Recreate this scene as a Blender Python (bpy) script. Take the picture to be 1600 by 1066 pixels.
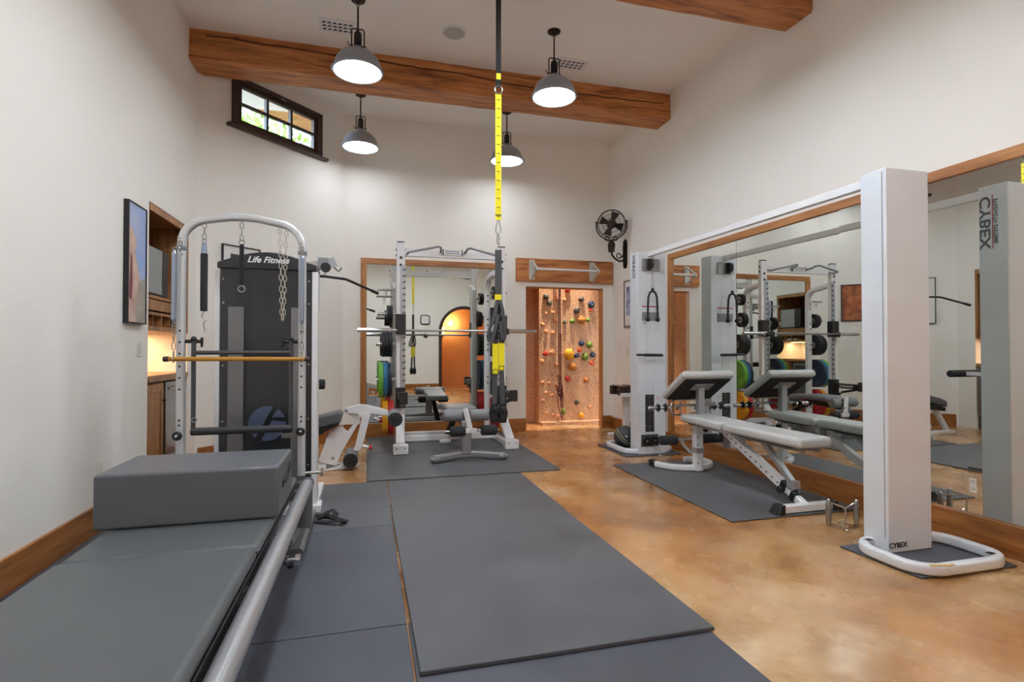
import bpy, bmesh, math, random
from mathutils import Vector, Matrix, Euler
R = math.radians
random.seed(7)
sc = bpy.context.scene
for o in list(bpy.data.objects): bpy.data.objects.remove(o)
COL = sc.collection

# ------------------------------------------------------------ camera, world, exposure
cam_d = bpy.data.cameras.new('camera'); cam = bpy.data.objects.new('camera', cam_d); COL.objects.link(cam)
cam_d.sensor_width = 36; cam_d.lens = 36 * 835 / 1600; cam_d.clip_start = .05; cam_d.clip_end = 100
cam.location = (0, 0, 1.22); cam.rotation_euler = (R(90.823), 0, R(-15.08))
sc.camera = cam
sc.view_settings.view_transform = 'Standard'; sc.view_settings.look = 'None'
sc.view_settings.gamma = 1; sc.view_settings.use_curve_mapping = False
sc.view_settings.exposure = EXPOSURE = 0.8
sc.cycles.use_denoising = True
sc.cycles.max_bounces = 16; sc.cycles.diffuse_bounces = 12; sc.cycles.glossy_bounces = 8
sc.cycles.sample_clamp_indirect = 8
w = bpy.data.worlds.new('world'); sc.world = w; w.use_nodes = True
nt = w.node_tree; sky = nt.nodes.new('ShaderNodeTexSky'); sky.sky_type = 'NISHITA'
sky.sun_disc = False; sky.sun_elevation = R(50); sky.sun_rotation = R(120)
nt.links.new(sky.outputs[0], nt.nodes['Background'].inputs[0]); nt.nodes['Background'].inputs[1].default_value = 2.6
LAMP = 21.0          # radiance of the pendant diffusers

# ------------------------------------------------------------ materials
def lin(c):
    return tuple((v/255/12.92 if v/255 <= .04045 else ((v/255+.055)/1.055)**2.4) for v in c)
MATS = {}
def mat(name, rgb, rough=.5, metal=0., bump=0., bscale=40., vary=0., vscale=3., emit=0., spec=.5, coat=0., rgb2=None, stretch=None, trans=0., detail=6., alpha=1.):
    if name in MATS: return MATS[name]
    m = bpy.data.materials.new(name); m.use_nodes = True; MATS[name] = m
    nt = m.node_tree; b = nt.nodes['Principled BSDF']; L = nt.links.new
    c = lin(rgb) + (1,)
    b.inputs['Base Color'].default_value = c; b.inputs['Roughness'].default_value = rough; b.inputs['Metallic'].default_value = metal
    b.inputs['Specular IOR Level'].default_value = spec
    if coat: b.inputs['Coat Weight'].default_value = coat; b.inputs['Coat Roughness'].default_value = .15
    if trans: b.inputs['Transmission Weight'].default_value = trans
    if emit:
        b.inputs['Emission Color'].default_value = c; b.inputs['Emission Strength'].default_value = emit
    if vary or bump or rgb2:
        tc = nt.nodes.new('ShaderNodeTexCoord'); mp = nt.nodes.new('ShaderNodeMapping'); L(tc.outputs['Object'], mp.inputs[0])
        if stretch: mp.inputs['Scale'].default_value = stretch
    if vary or rgb2:
        n = nt.nodes.new('ShaderNodeTexNoise'); n.inputs['Scale'].default_value = vscale; n.inputs['Detail'].default_value = detail; L(mp.outputs[0], n.inputs[0])
        r = nt.nodes.new('ShaderNodeValToRGB'); L(n.outputs[0], r.inputs[0])
        c2 = (lin(rgb2) + (1,)) if rgb2 else tuple(v*(1-vary) for v in c[:3]) + (1,)
        r.color_ramp.elements[0].position = .33; r.color_ramp.elements[1].position = .67
        r.color_ramp.elements[0].color = c2; r.color_ramp.elements[1].color = c
        L(r.outputs[0], b.inputs['Base Color'])
    if bump:
        n2 = nt.nodes.new('ShaderNodeTexNoise'); n2.inputs['Scale'].default_value = bscale; n2.inputs['Detail'].default_value = 4; L(mp.outputs[0], n2.inputs[0])
        bp = nt.nodes.new('ShaderNodeBump'); bp.inputs['Strength'].default_value = bump; bp.inputs['Distance'].default_value = .01
        L(n2.outputs[0], bp.inputs['Height']); L(bp.outputs[0], b.inputs['Normal'])
    return m
def wood(name, a, b_, c_, axis, rough=.45, ring=9., knots=True):
    """grain runs along the given axis"""
    m = bpy.data.materials.new(name); m.use_nodes = True; nt = m.node_tree; L = nt.links.new; bs = nt.nodes['Principled BSDF']
    tc = nt.nodes.new('ShaderNodeTexCoord'); mp = nt.nodes.new('ShaderNodeMapping'); L(tc.outputs['Object'], mp.inputs[0])
    s = [6., 6., 6.]; s[axis] = .55; mp.inputs['Scale'].default_value = s
    n = nt.nodes.new('ShaderNodeTexNoise'); n.inputs['Scale'].default_value = 2.6; n.inputs['Detail'].default_value = 8; n.inputs['Distortion'].default_value = .6; L(mp.outputs[0], n.inputs[0])
    n3 = nt.nodes.new('ShaderNodeTexNoise'); n3.inputs['Scale'].default_value = ring; n3.inputs['Detail'].default_value = 5; L(mp.outputs[0], n3.inputs[0])
    mx = nt.nodes.new('ShaderNodeMath'); mx.operation = 'MULTIPLY_ADD'; mx.inputs[1].default_value = .35; L(n3.outputs[0], mx.inputs[0]); 
    m2 = nt.nodes.new('ShaderNodeMath'); m2.operation = 'MULTIPLY'; m2.inputs[1].default_value = .68; L(n.outputs[0], m2.inputs[0]); L(m2.outputs[0], mx.inputs[2])
    r = nt.nodes.new('ShaderNodeValToRGB'); L(mx.outputs[0], r.inputs[0]); e = r.color_ramp.elements
    e[0].position = .36; e[0].color = lin(c_) + (1,); e[1].position = .66; e[1].color = lin(a) + (1,)
    k = e.new(.5); k.color = lin(b_) + (1,)
    L(r.outputs[0], bs.inputs['Base Color']); bs.inputs['Roughness'].default_value = rough
    bp = nt.nodes.new('ShaderNodeBump'); bp.inputs['Strength'].default_value = .25; bp.inputs['Distance'].default_value = .004; L(mx.outputs[0], bp.inputs['Height']); L(bp.outputs[0], bs.inputs['Normal'])
    MATS[name] = m; return m
WALL = mat('wall_paint', (238, 235, 229), .85, bump=.12, bscale=60, vary=.02, vscale=1.2, spec=.2)
CEIL = mat('ceiling_paint', (240, 236, 231), .9, bump=.08, bscale=60, spec=.2)
BEAMX = wood('beam_wood', (206, 140, 82), (182, 114, 62), (118, 68, 36), 0, .5)
WX = wood('trim_wood_x', (190, 134, 80), (172, 114, 62), (140, 88, 46), 0, .4)
WY = wood('trim_wood_y', (190, 134, 80), (172, 114, 62), (140, 88, 46), 1, .4)
WZ = wood('trim_wood_z', (194, 138, 82), (176, 118, 64), (144, 92, 48), 2, .4)
BASEY = wood('baseboard_wood_y', (176, 118, 62), (156, 98, 48), (124, 76, 36), 1, .35)
BASEX = wood('baseboard_wood_x', (176, 118, 62), (156, 98, 48), (124, 76, 36), 0, .35)
CABW = wood('cabinet_wood', (178, 130, 84), (158, 110, 66), (122, 82, 48), 2, .45)
CABD = wood('cabinet_wood_dark', (126, 84, 46), (106, 68, 36), (78, 46, 24), 2, .5)
WHITE = mat('white_enamel', (226, 226, 228), .28, spec=.5, coat=.2)
WHITEC = mat('white_column_paint', (216, 221, 228), .3, vary=.05, vscale=2.5, stretch=(1, 1, 3), coat=.2)
SILVER = mat('silver_paint', (176, 178, 182), .32, metal=.55)
SILD = mat('silver_grey_frame', (138, 141, 146), .38, metal=.5)
CHROME = mat('chrome', (214, 216, 220), .12, metal=1)
STEEL = mat('brushed_steel', (170, 170, 168), .32, metal=1)
BLACK = mat('black_plastic', (26, 26, 28), .42)
BLACKM = mat('black_metal', (38, 38, 40), .38, metal=.3)
RUB = mat('black_rubber', (34, 34, 36), .7, bump=.2, bscale=120)
FOAM = mat('black_foam', (42, 43, 46), .85, bump=.3, bscale=150)
VINYL = mat('grey_vinyl', (90, 94, 97), .42, bump=.12, bscale=220, vary=.06, vscale=4, spec=.45)
VINYLD = mat('charcoal_vinyl', (97, 100, 105), .42, bump=.12, bscale=220)
PADL = mat('light_grey_vinyl', (186, 187, 186), .4, bump=.06, bscale=160)
PADG = mat('mid_grey_vinyl', (126, 129, 133), .4, bump=.06, bscale=160)
RED = mat('red_plastic', (176, 26, 30), .35)
YEL = mat('yellow_webbing', (240, 226, 24), .6)
GREYS = mat('grey_webbing', (74, 76, 78), .8, bump=.2, bscale=200)
BLKS = mat('black_webbing', (28, 28, 30), .8, bump=.2, bscale=200)
BRONZE = mat('dark_bronze', (48, 38, 34), .4, metal=.6)
MIRROR = mat('mirror_silver', (226, 230, 226), .0, metal=1)
def mat_rubber_mat(name, base):
    m = bpy.data.materials.new(name); m.use_nodes = True; nt = m.node_tree; L = nt.links.new; b = nt.nodes['Principled BSDF']
    tc = nt.nodes.new('ShaderNodeTexCoord')
    a = nt.nodes.new('ShaderNodeTexNoise'); a.inputs['Scale'].default_value = 1.7; a.inputs['Detail'].default_value = 6; L(tc.outputs['Object'], a.inputs[0])
    f = nt.nodes.new('ShaderNodeTexNoise'); f.inputs['Scale'].default_value = 260; f.inputs['Detail'].default_value = 2; L(tc.outputs['Object'], f.inputs[0])
    mx = nt.nodes.new('ShaderNodeMath'); mx.operation = 'MULTIPLY_ADD'; mx.inputs[1].default_value = .35; L(f.outputs[0], mx.inputs[0]); L(a.outputs[0], mx.inputs[2])
    r = nt.nodes.new('ShaderNodeValToRGB'); e = r.color_ramp.elements; e[0].position = .45; e[1].position = .9
    e[0].color = lin(tuple(v*.86 for v in base)) + (1,); e[1].color = lin(tuple(min(255, v*1.12) for v in base)) + (1,); L(mx.outputs[0], r.inputs[0]); L(r.outputs[0], b.inputs['Base Color'])
    rr = nt.nodes.new('ShaderNodeMapRange'); rr.inputs[1].default_value = .3; rr.inputs[2].default_value = .7; rr.inputs[3].default_value = .42; rr.inputs[4].default_value = .62; L(a.outputs[0], rr.inputs[0]); L(rr.outputs[0], b.inputs['Roughness'])
    bp = nt.nodes.new('ShaderNodeBump'); bp.inputs['Strength'].default_value = .25; bp.inputs['Distance'].default_value = .003; L(f.outputs[0], bp.inputs['Height']); L(bp.outputs[0], b.inputs['Normal'])
    return m
MATR = mat_rubber_mat('rubber_mat_bluegrey', (76, 78, 87)); MATR2 = mat_rubber_mat('rubber_mat_grey', (86, 88, 92))
def mat_floor():
    m = bpy.data.materials.new('stained_concrete'); m.use_nodes = True; nt = m.node_tree; L = nt.links.new; b = nt.nodes['Principled BSDF']
    tc = nt.nodes.new('ShaderNodeTexCoord')
    def noise(sc_, det, dis, rough=.55):
        n = nt.nodes.new('ShaderNodeTexNoise'); n.inputs['Scale'].default_value = sc_; n.inputs['Detail'].default_value = det; n.inputs['Distortion'].default_value = dis; n.inputs['Roughness'].default_value = rough; L(tc.outputs['Object'], n.inputs[0]); return n
    def ramp(n, stops):
        r = nt.nodes.new('ShaderNodeValToRGB'); r.color_ramp.interpolation = 'B_SPLINE'; e = r.color_ramp.elements
        e[0].position, e[0].color = stops[0][0], stops[0][1] + (1,); e[1].position, e[1].color = stops[-1][0], stops[-1][1] + (1,)
        for p, c in stops[1:-1]: k = e.new(p); k.color = c + (1,)
        L(n.outputs[0], r.inputs[0]); return r
    def mix(f, a_, b_, mode='MIX'):
        x = nt.nodes.new('ShaderNodeMix'); x.data_type = 'RGBA'; x.blend_type = mode
        if isinstance(f, float): x.inputs[0].default_value = f
        else: L(f, x.inputs[0])
        L(a_, x.inputs[6]); L(b_, x.inputs[7]); return x.outputs[2]
    amber = ramp(noise(1.6, 6, .3), [(.36, lin((126, 74, 34))), (.5, lin((176, 116, 60))), (.62, lin((204, 152, 96)))])
    tan = ramp(noise(2.2, 7, .2), [(.36, lin((138, 100, 56))), (.5, lin((184, 146, 96))), (.62, lin((218, 190, 150)))])
    msk = ramp(noise(.55, 4, .5), [(.42, (0, 0, 0)), (.58, (1, 1, 1))])
    vein = ramp(noise(7, 12, 1.2, .7), [(.3, (.74, .70, .66)), (.62, (1, 1, 1))])
    n2 = noise(4, 4, 0)
    c = mix(msk.outputs[0], amber.outputs[0], tan.outputs[0]); c = mix(.5, c, vein.outputs[0], 'MULTIPLY'); L(c, b.inputs['Base Color'])
    rr = nt.nodes.new('ShaderNodeMapRange'); rr.inputs[1].default_value = .3; rr.inputs[2].default_value = .7; rr.inputs[3].default_value = .2; rr.inputs[4].default_value = .34; L(n2.outputs[0], rr.inputs[0]); L(rr.outputs[0], b.inputs['Roughness'])
    b.inputs['Coat Weight'].default_value = .35; b.inputs['Coat Roughness'].default_value = .14
    return m
FLOOR = mat_floor()
def mat_climb():
    m = bpy.data.materials.new('climbing_panel'); m.use_nodes = True; nt = m.node_tree; L = nt.links.new; b = nt.nodes['Principled BSDF']
    tc = nt.nodes.new('ShaderNodeTexCoord'); v = nt.nodes.new('ShaderNodeTexNoise'); v.inputs['Scale'].default_value = 70; v.inputs['Detail'].default_value = 3; L(tc.outputs['Object'], v.inputs[0])
    r = nt.nodes.new('ShaderNodeValToRGB'); e = r.color_ramp.elements; e[0].position = .38; e[0].color = lin((168, 122, 88)) + (1,); e[1].position = .55; e[1].color = lin((222, 182, 146)) + (1,); L(v.outputs[0], r.inputs[0]); L(r.outputs[0], b.inputs['Base Color'])
    bp = nt.nodes.new('ShaderNodeBump'); bp.inputs['Strength'].default_value = .5; bp.inputs['Distance'].default_value = .006; L(v.outputs[0], bp.inputs['Height']); L(bp.outputs[0], b.inputs['Normal']); b.inputs['Roughness'].default_value = .8
    return m
CLIMB = mat_climb()

# ------------------------------------------------------------ geometry helpers
def V(p): return Vector(p)
def frame(d, up=(0, 0, 1)):
    d = V(d).normalized(); u = V(up)
    if abs(d.dot(u)) > .98: u = Vector((0, 1, 0)) if abs(d.y) < .9 else Vector((1, 0, 0))
    s = d.cross(u).normalized(); u = s.cross(d).normalized(); return s, u, d
class B:
    def __init__(s): s.bm = bmesh.new()
    def hull(s, rings, closed=True, caps=True):
        vs = [[s.bm.verts.new(p) for p in r] for r in rings]; n = len(vs[0])
        for a, b in zip(vs, vs[1:]):
            for i in range(n):
                s.bm.faces.new((a[i], a[(i+1) % n], b[(i+1) % n], b[i]))
        if closed and not caps:
            a, b = vs[-1], vs[0]
            for i in range(n): s.bm.faces.new((a[i], a[(i+1) % n], b[(i+1) % n], b[i]))
        elif caps:
            s.bm.faces.new(vs[0][::-1]); s.bm.faces.new(vs[-1])
        return s
    def box(s, c, size, rot=(0, 0, 0)):
        M = Euler([R(a) for a in rot]).to_matrix(); h = V(size) / 2; c = V(c)
        P = lambda x, y, z: c + M @ Vector((x*h.x, y*h.y, z*h.z))
        return s.hull([[P(-1, -1, z), P(1, -1, z), P(1, 1, z), P(-1, 1, z)] for z in (-1, 1)])
    def bx(s, x0, x1, y0, y1, z0, z1): return s.box(((x0+x1)/2, (y0+y1)/2, (z0+z1)/2), (abs(x1-x0), abs(y1-y0), abs(z1-z0)))
    def bar(s, p0, p1, w, h, up=(0, 0, 1)):
        p0, p1 = V(p0), V(p1); a, u, d = frame(p1-p0, up)
        return s.hull([[p + a*x*w/2 + u*y*h/2 for x, y in ((-1, -1), (1, -1), (1, 1), (-1, 1))] for p in (p0, p1)])
    def path(s, pts, prof, up=(0, 0, 1), closed=False):
        """sweep a closed 2-D profile [(side, up)] along pts"""
        pts = [V(p) for p in pts]; n = len(pts); rings = []
        for i, p in enumerate(pts):
            if closed: d = pts[(i+1) % n] - pts[i-1]
            else: d = pts[min(i+1, n-1)] - pts[max(i-1, 0)]
            a, u, d = frame(d, up)
            k = 1.
            rings.append([p + a*x*k + u*y for x, y in prof])
        return s.hull(rings, closed, not closed)
    def tube(s, pts, r, seg=12, closed=False, up=(0, 0, 1)):
        pts = [V(p) for p in pts]; n = len(pts); rings = []; pa = None
        rr = r if isinstance(r, (list, tuple)) else [r]*n
        for i, p in enumerate(pts):
            if closed: d = pts[(i+1) % n] - pts[i-1]
            else: d = pts[min(i+1, n-1)] - pts[max(i-1, 0)]
            d.normalize()
            if pa is None: a, u, _ = frame(d, up)
            else:
                a = pa - d*pa.dot(d)
                if a.length < 1e-4: a, u, _ = frame(d, up)
                a.normalize(); u = a.cross(d)
            pa = a
            rings.append([p + (a*math.cos(t) + u*math.sin(t))*rr[i] for t in [2*math.pi*k/seg for k in range(seg)]])
        return s.hull(rings, closed, not closed)
    def cyl(s, p0, p1, r, r1=None, seg=24):
        return s.tube([p0, p1], [r, r if r1 is None else r1], seg)
    def lathe(s, prof, c, axis=(0, 0, 1), seg=32, caps=True):
        a, u, d = frame(axis, (0, 1, 0) if abs(V(axis).normalized().z) > .9 else (0, 0, 1)); c = V(c)
        rings = [[c + d*z + (a*math.cos(t) + u*math.sin(t))*max(r, 1e-4) for t in [2*math.pi*k/seg for k in range(seg)]] for r, z in prof]
        return s.hull(rings, False, caps)
    def prism(s, pts, vec):
        pts = [V(p) for p in pts]; v = V(vec); return s.hull([pts, [p+v for p in pts]])
    def xz(s, pts, y0, y1): return s.prism([(x, y0, z) for x, z in pts], (0, y1-y0, 0))
    def yz(s, pts, x0, x1): return s.prism([(x0, y, z) for y, z in pts], (x1-x0, 0, 0))
    def xy(s, pts, z0, z1): return s.prism([(x, y, z0) for x, y in pts], (0, 0, z1-z0))
    def ring(s, c, axis, Rr, r, seg=24, rs=8, arc=360, start=0, sy=1.):
        a, u, d = frame(axis); c = V(c); n = max(3, int(seg*arc/360)); cl = arc >= 360
        pts = [c + (a*math.cos(t) + u*math.sin(t)*sy)*Rr for t in [R(start+arc*k/(n if cl else n-1)) for k in range(n)]]
        return s.tube(pts, r, rs, cl, up=d)
    def ball(s, c, r, sc3=(1, 1, 1), sub=2, jit=0., rng=None):
        M = Matrix.Translation(V(c)) @ Matrix.Diagonal((sc3[0], sc3[1], sc3[2], 1))
        g = bmesh.ops.create_icosphere(s.bm, subdivisions=sub, radius=r, matrix=M)
        if jit:
            for v in g['verts']:
                k = 1 + (rng or random).uniform(-jit, jit); v.co = V(c) + (v.co-V(c))*k
        return s
    SPLIT = {'cross_member', 'clamp_band', 'pull_pin', 'end_grip', 'end_cap', 'hinge_knob', 'pin_sleeve', 'red_knob', 'sleeve', 'foot_cap', 'pad_bracket', 'star_collar', 'end_sleeve', 'low_pulley', 'rope_stop', 'base_frame', 'buckle', 'plate_clip', 'rail_end_cap', 'side_strip', 'side_trim', 'upright', 'ring', 'pad_backing', 'lower_crossmember', 'base', 'slider_block', 'foot', 'clock_hand', 'end_loop', 'floor_bolt_slot', 'eye_bolt', 'pivot_bolt', 'wing', 'spine_tube', 'main_beam', 'post_bolt'}
    def done(s, name, m, parent=None, **kw):
        if name in s.SPLIT and parent is not None:
            bm = s.bm; bm.verts.ensure_lookup_table(); bm.verts.index_update(); seen = {}; isl = []
            for v in bm.verts:
                if v.index in seen: continue
                st = [v]; seen[v.index] = len(isl); cur = []
                while st:
                    q = st.pop(); cur.append(q)
                    for e in q.link_edges:
                        o = e.other_vert(q)
                        if o.index not in seen: seen[o.index] = len(isl); st.append(o)
                isl.append(cur)
            bb = [[min(v.co[i] for v in c)-.006 for i in range(3)] + [max(v.co[i] for v in c)+.006 for i in range(3)] for c in isl]
            g = list(range(len(isl)))
            def find(i):
                while g[i] != i: i = g[i]
                return i
            for i in range(len(isl)):
                for j in range(i):
                    if all(bb[i][k] <= bb[j][k+3] and bb[j][k] <= bb[i][k+3] for k in range(3)): g[find(i)] = find(j)
            roots = sorted({find(i) for i in range(len(isl))}); first = None
            if len(roots) > 1:
                for r in roots:
                    nb = B(); mp = {}
                    for i, c in enumerate(isl):
                        if find(i) == r:
                            for v in c: mp[v] = nb.bm.verts.new(v.co)
                    for f_ in bm.faces:
                        if f_.verts[0] in mp: nb.bm.faces.new([mp[v] for v in f_.verts])
                    o = nb._done(name, m, parent, **kw); first = first or o
                bm.free(); return first
        return s._done(name, m, parent, **kw)
    def _done(s, name, m, parent=None, bevel=0., seg=2, sub=0, sharp=35, flat=False):
        bmesh.ops.recalc_face_normals(s.bm, faces=s.bm.faces)
        org = Vector((0, 0, 0)); q = parent
        while q is not None: org += q.location; q = q.parent
        if parent is None:
            xs = [v.co for v in s.bm.verts]
            lo = Vector([min(v[i] for v in xs) for i in range(3)]); hi = Vector([max(v[i] for v in xs) for i in range(3)])
            org = Vector(((lo.x+hi.x)/2, (lo.y+hi.y)/2, lo.z))
        for v in s.bm.verts: v.co -= org
        me = bpy.data.meshes.new(name); s.bm.to_mesh(me); s.bm.free()
        ms = m if isinstance(m, list) else [m]
        for k in ms: me.materials.append(k)
        if not flat:
            for p in me.polygons: p.use_smooth = True
            me.set_sharp_from_angle(angle=R(sharp))
        o = bpy.data.objects.new(name, me); COL.objects.link(o)
        if parent is not None: o.parent = parent
        else: o.location = org
        if bevel:
            b = o.modifiers.new('bevel', 'BEVEL'); b.width = bevel; b.segments = seg; b.limit_method = 'ANGLE'; b.angle_limit = R(40)
            b.harden_normals = False
        if sub:
            b = o.modifiers.new('sub', 'SUBSURF'); b.levels = sub; b.render_levels = sub
        return o
def thing(name, loc, label, cat, group=None):
    o = bpy.data.objects.new(name, None); COL.objects.link(o); o.location = loc; o.empty_display_size = .1
    tag(o, label, cat, group); return o
def tag(o, label, cat, group=None, kind=None):
    if label: o['label'] = label
    if cat: o['category'] = cat
    if group: o['group'] = group
    if kind: o['kind'] = kind
    return o
def struct(o): o['kind'] = 'structure'; return o
def dup(root, loc, label, group=None, name=None):
    r = root.copy(); COL.objects.link(r); r.location = loc; r['label'] = label
    if group: r['group'] = group
    for ch in list(root.children):
        c = ch.copy(); COL.objects.link(c); c.parent = r
        for g in list(ch.children):
            d = g.copy(); COL.objects.link(d); d.parent = c
    return r
def text(name, s, size, origin, xd, yd, m, parent, depth=.001, shear=0., align='CENTER', bold=0., width=1.):
    cu = bpy.data.curves.new(name, 'FONT'); cu.body = s; cu.size = size; cu.extrude = depth; cu.shear = shear; cu.align_x = align; cu.align_y = 'CENTER'; cu.offset = bold
    t = bpy.data.objects.new(name, cu); COL.objects.link(t)
    bpy.context.view_layer.update()
    me = bpy.data.meshes.new_from_object(t.evaluated_get(bpy.context.evaluated_depsgraph_get())); bpy.data.objects.remove(t)
    xd, yd = V(xd).normalized(), V(yd).normalized(); zd = xd.cross(yd)
    M = Matrix(((xd.x*width, yd.x, zd.x, origin[0]), (xd.y*width, yd.y, zd.y, origin[1]), (xd.z*width, yd.z, zd.z, origin[2]), (0, 0, 0, 1)))
    org = Vector((0, 0, 0)); q = parent
    while q is not None: org += q.location; q = q.parent
    me.transform(Matrix.Translation(-org) @ M); me.materials.clear(); me.materials.append(m); me.name = name
    o = bpy.data.objects.new(name, me); COL.objects.link(o); o.parent = parent; return o
def arc(c, r, a0, a1, n, plane='xz'):
    out = []
    for k in range(n+1):
        t = R(a0+(a1-a0)*k/n); x, z = r*math.cos(t), r*math.sin(t)
        out.append({'xz': (c[0]+x, c[1], c[2]+z), 'yz': (c[0], c[1]+x, c[2]+z), 'xy': (c[0]+x, c[1]+z, c[2])}[plane])
    return out
def rrect(w, h, r, n=4):
    out = []
    for cx, cy, a in ((w/2-r, h/2-r, 0), (-w/2+r, h/2-r, 90), (-w/2+r, -h/2+r, 180), (w/2-r, -h/2+r, 270)):
        for k in range(n+1):
            t = R(a+90*k/n); out.append((cx+r*math.cos(t), cy+r*math.sin(t)))
    return out
def pad(name, m, parent, x0, x1, y0, y1, z0, z1, bev=.02): return B().bx(x0, x1, y0, y1, z0, z1).done(name, m, parent, bevel=bev, seg=4)

# ============================================================ THE SETTING
XL, XR, YB, YR, ZC = -1.73, 3.66, 7.6, -.7, 4.42
struct(B().bx(-2.6, 3.9, -2.6, 8.6, -.12, 0).done('floor', FLOOR, flat=True))
struct(B().bx(-2.0, 3.9, -.95, 7.72, ZC, ZC+.12).done('ceiling', CEIL, flat=True))
# left wall with the niche opening
NY0, NY1, NZ = 4.97, 5.95, 2.43
struct(B().bx(XL-.12, XL, YR-.2, NY0, 0, ZC).bx(XL-.12, XL, NY1, 6.2, 0, ZC).bx(XL-.12, XL, NY0, NY1, NZ, ZC)
       .bx(-2.45, -2.37, NY0-.05, NY1+.05, 0, NZ).bx(-2.45, XL-.12, NY0-.06, NY0, 0, NZ+.05).bx(-2.45, XL-.12, NY1, NY1+.06, 0, NZ+.05).bx(-2.45, XL-.12, NY0, NY1, NZ, NZ+.05)
       .done('wall_left', WALL, flat=True))
# chamfered corner wall with window opening: runs from (-1.73,6.2) to (-.33,7.6)
S2 = math.sqrt(.5)
def CH(t, n, z):            # t along the wall from the left corner, n into the wall (outwards)
    return (XL + t*S2 - n*S2, 6.2 + t*S2 + n*S2, z)
def chbox(b, t0, t1, n0, n1, z0, z1):
    return b.hull([[CH(t0, n0, z), CH(t1, n0, z), CH(t1, n1, z), CH(t0, n1, z)] for z in (z0, z1)])
WT0, WT1, WZ0, WZ1 = .375, 1.60, 3.70, 4.26
b = B(); chbox(b, 0, 1.98, 0, .16, 0, WZ0); chbox(b, 0, 1.98, 0, .16, WZ1, ZC); chbox(b, 0, WT0, 0, .16, WZ0, WZ1); chbox(b, WT1, 1.98, 0, .16, WZ0, WZ1)
struct(b.done('wall_corner', WALL, flat=True))
DX0, DX1, DZ = 2.26, 3.5, 2.15
struct(B().bx(-.45, DX0, YB, YB+.1, 0, ZC).bx(DX1, XR, YB, YB+.1, 0, ZC).bx(DX0, DX1, YB, YB+.1, DZ, ZC).done('wall_back', WALL, flat=True))
struct(B().bx(XR, XR+.12, YR-.2, YB+.1, 0, ZC).done('wall_right', WALL, flat=True))
# rear wall with arched opening
AX, AR, AS = 2.78, .71, 1.74
pts = [(-1.73, 0), (AX-AR, 0)] + [(AX-AR*math.cos(R(t)), AS+AR*math.sin(R(t))) for t in range(0, 181, 9)] + [(AX+AR, 0), (XR, 0), (XR, ZC), (-1.73, ZC)]
b = B(); b.prism([(x, YR, z) for x, z in pts], (0, -.18, 0)); wr = struct(b.done('wall_rear', WALL, flat=True))
OPL = mat('orange_plaster', (208, 148, 92), .8, vary=.15, vscale=2)
struct(B().bx(1.7, 3.9, -2.5, -2.4, 0, 3).bx(1.7, 1.8, -2.5, YR-.18, 0, 3).bx(3.8, 3.9, -2.5, YR-.18, 0, 3).bx(1.7, 3.9, -2.5, YR-.18, 2.9, 3).done('wall_passage', OPL, flat=True))
b = B(); pr = [(0, -.035), (0, .035), (0, 0)]
arcp = [(AX-AR, YR+.01, 0)] + [(AX-AR*math.cos(R(t)), YR+.01, AS+AR*math.sin(R(t))) for t in range(0, 181, 9)] + [(AX+AR, YR+.01, 0)]
b.path(arcp, [(-.045, -.03), (.045, -.03), (.045, .03), (-.045, .03)], up=(0, 1, 0))
struct(b.done('trim_arch', mat('dark_brown_wood', (62, 42, 34), .5)))
# climbing nook
struct(B().xy([(2.12, 7.7), (2.22, 7.7), (2.22, 8.52), (2.68, 8.52), (2.66, 8.2), (3.9, 8.2), (3.9, 8.62), (2.12, 8.62)], 0, 4.4).done('wall_climbing', CLIMB, flat=True))
struct(B().bx(2.66, 3.8, 8.02, 8.2, 0, .05).done('trim_kickboard', CLIMB, flat=True))
struct(B().bx(3.8, 3.9, 7.7, 8.2, 0, 4.4).done('wall_nook', WALL, flat=True))
struct(B().bx(2.12, 3.9, 7.7, 8.6, 4.4, 4.5).done('ceiling_nook', CEIL, flat=True))
struct(B().bx(DX1-.02, DX1, YB-.005, YB+.11, 0, DZ).bx(DX0, DX1, YB+.06, YB+.11, DZ-.02, DZ).done('trim_door', WZ))
# baseboards
BH = .19
struct(B().bx(XL, XL+.02, YR, NY0, 0, BH).done('baseboard_left', BASEY, bevel=.004))
b = B(); chbox(b, .03, 1.96, -.02, 0, 0, BH); struct(b.done('baseboard_corner', BASEX, bevel=.004))
struct(B().bx(-.32, DX0, YB-.02, YB, 0, BH).bx(DX1, XR-.02, YB-.02, YB, 0, BH).done('baseboard_back', BASEX, bevel=.004))
struct(B().bx(XR-.05, XR, YR, 5.95, 0, BH).bx(XR-.025, XR, 5.95, YB, 0, BH-.02).done('baseboard_right', BASEY, bevel=.004))
struct(B().bx(XL, AX-AR-.05, YR, YR+.02, 0, BH).done('baseboard_rear', BASEX, bevel=.004))
# window
WD = mat('dark_window_wood', (70, 50, 42), .45, vary=.15, vscale=20)
b = B()
chbox(b, WT0-.0, WT0+.07, -.03, .1, WZ0, WZ1); chbox(b, WT1-.07, WT1, -.03, .1, WZ0, WZ1); chbox(b, WT0, WT1, -.03, .1, WZ1-.06, WZ1); chbox(b, WT0, WT1, -.03, .1, WZ0, WZ0+.04)
wn = struct(b.done('window_1', WD, bevel=.004))
b = B()
chbox(b, WT0+.07, WT0+.12, -.005, .05, WZ0+.04, WZ1-.06); chbox(b, WT1-.12, WT1-.07, -.005, .05, WZ0+.04, WZ1-.06); chbox(b, WT0+.07, WT1-.07, -.005, .05, WZ1-.1, WZ1-.06); chbox(b, WT0+.07, WT1-.07, -.005, .05, WZ0+.04, WZ0+.085)
g0, g1 = WT0+.12, WT1-.12
for k in (1, 2): tt = g0+(g1-g0)*k/3; chbox(b, tt-.015, tt+.015, 0, .05, WZ0+.08, WZ1-.1)
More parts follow.
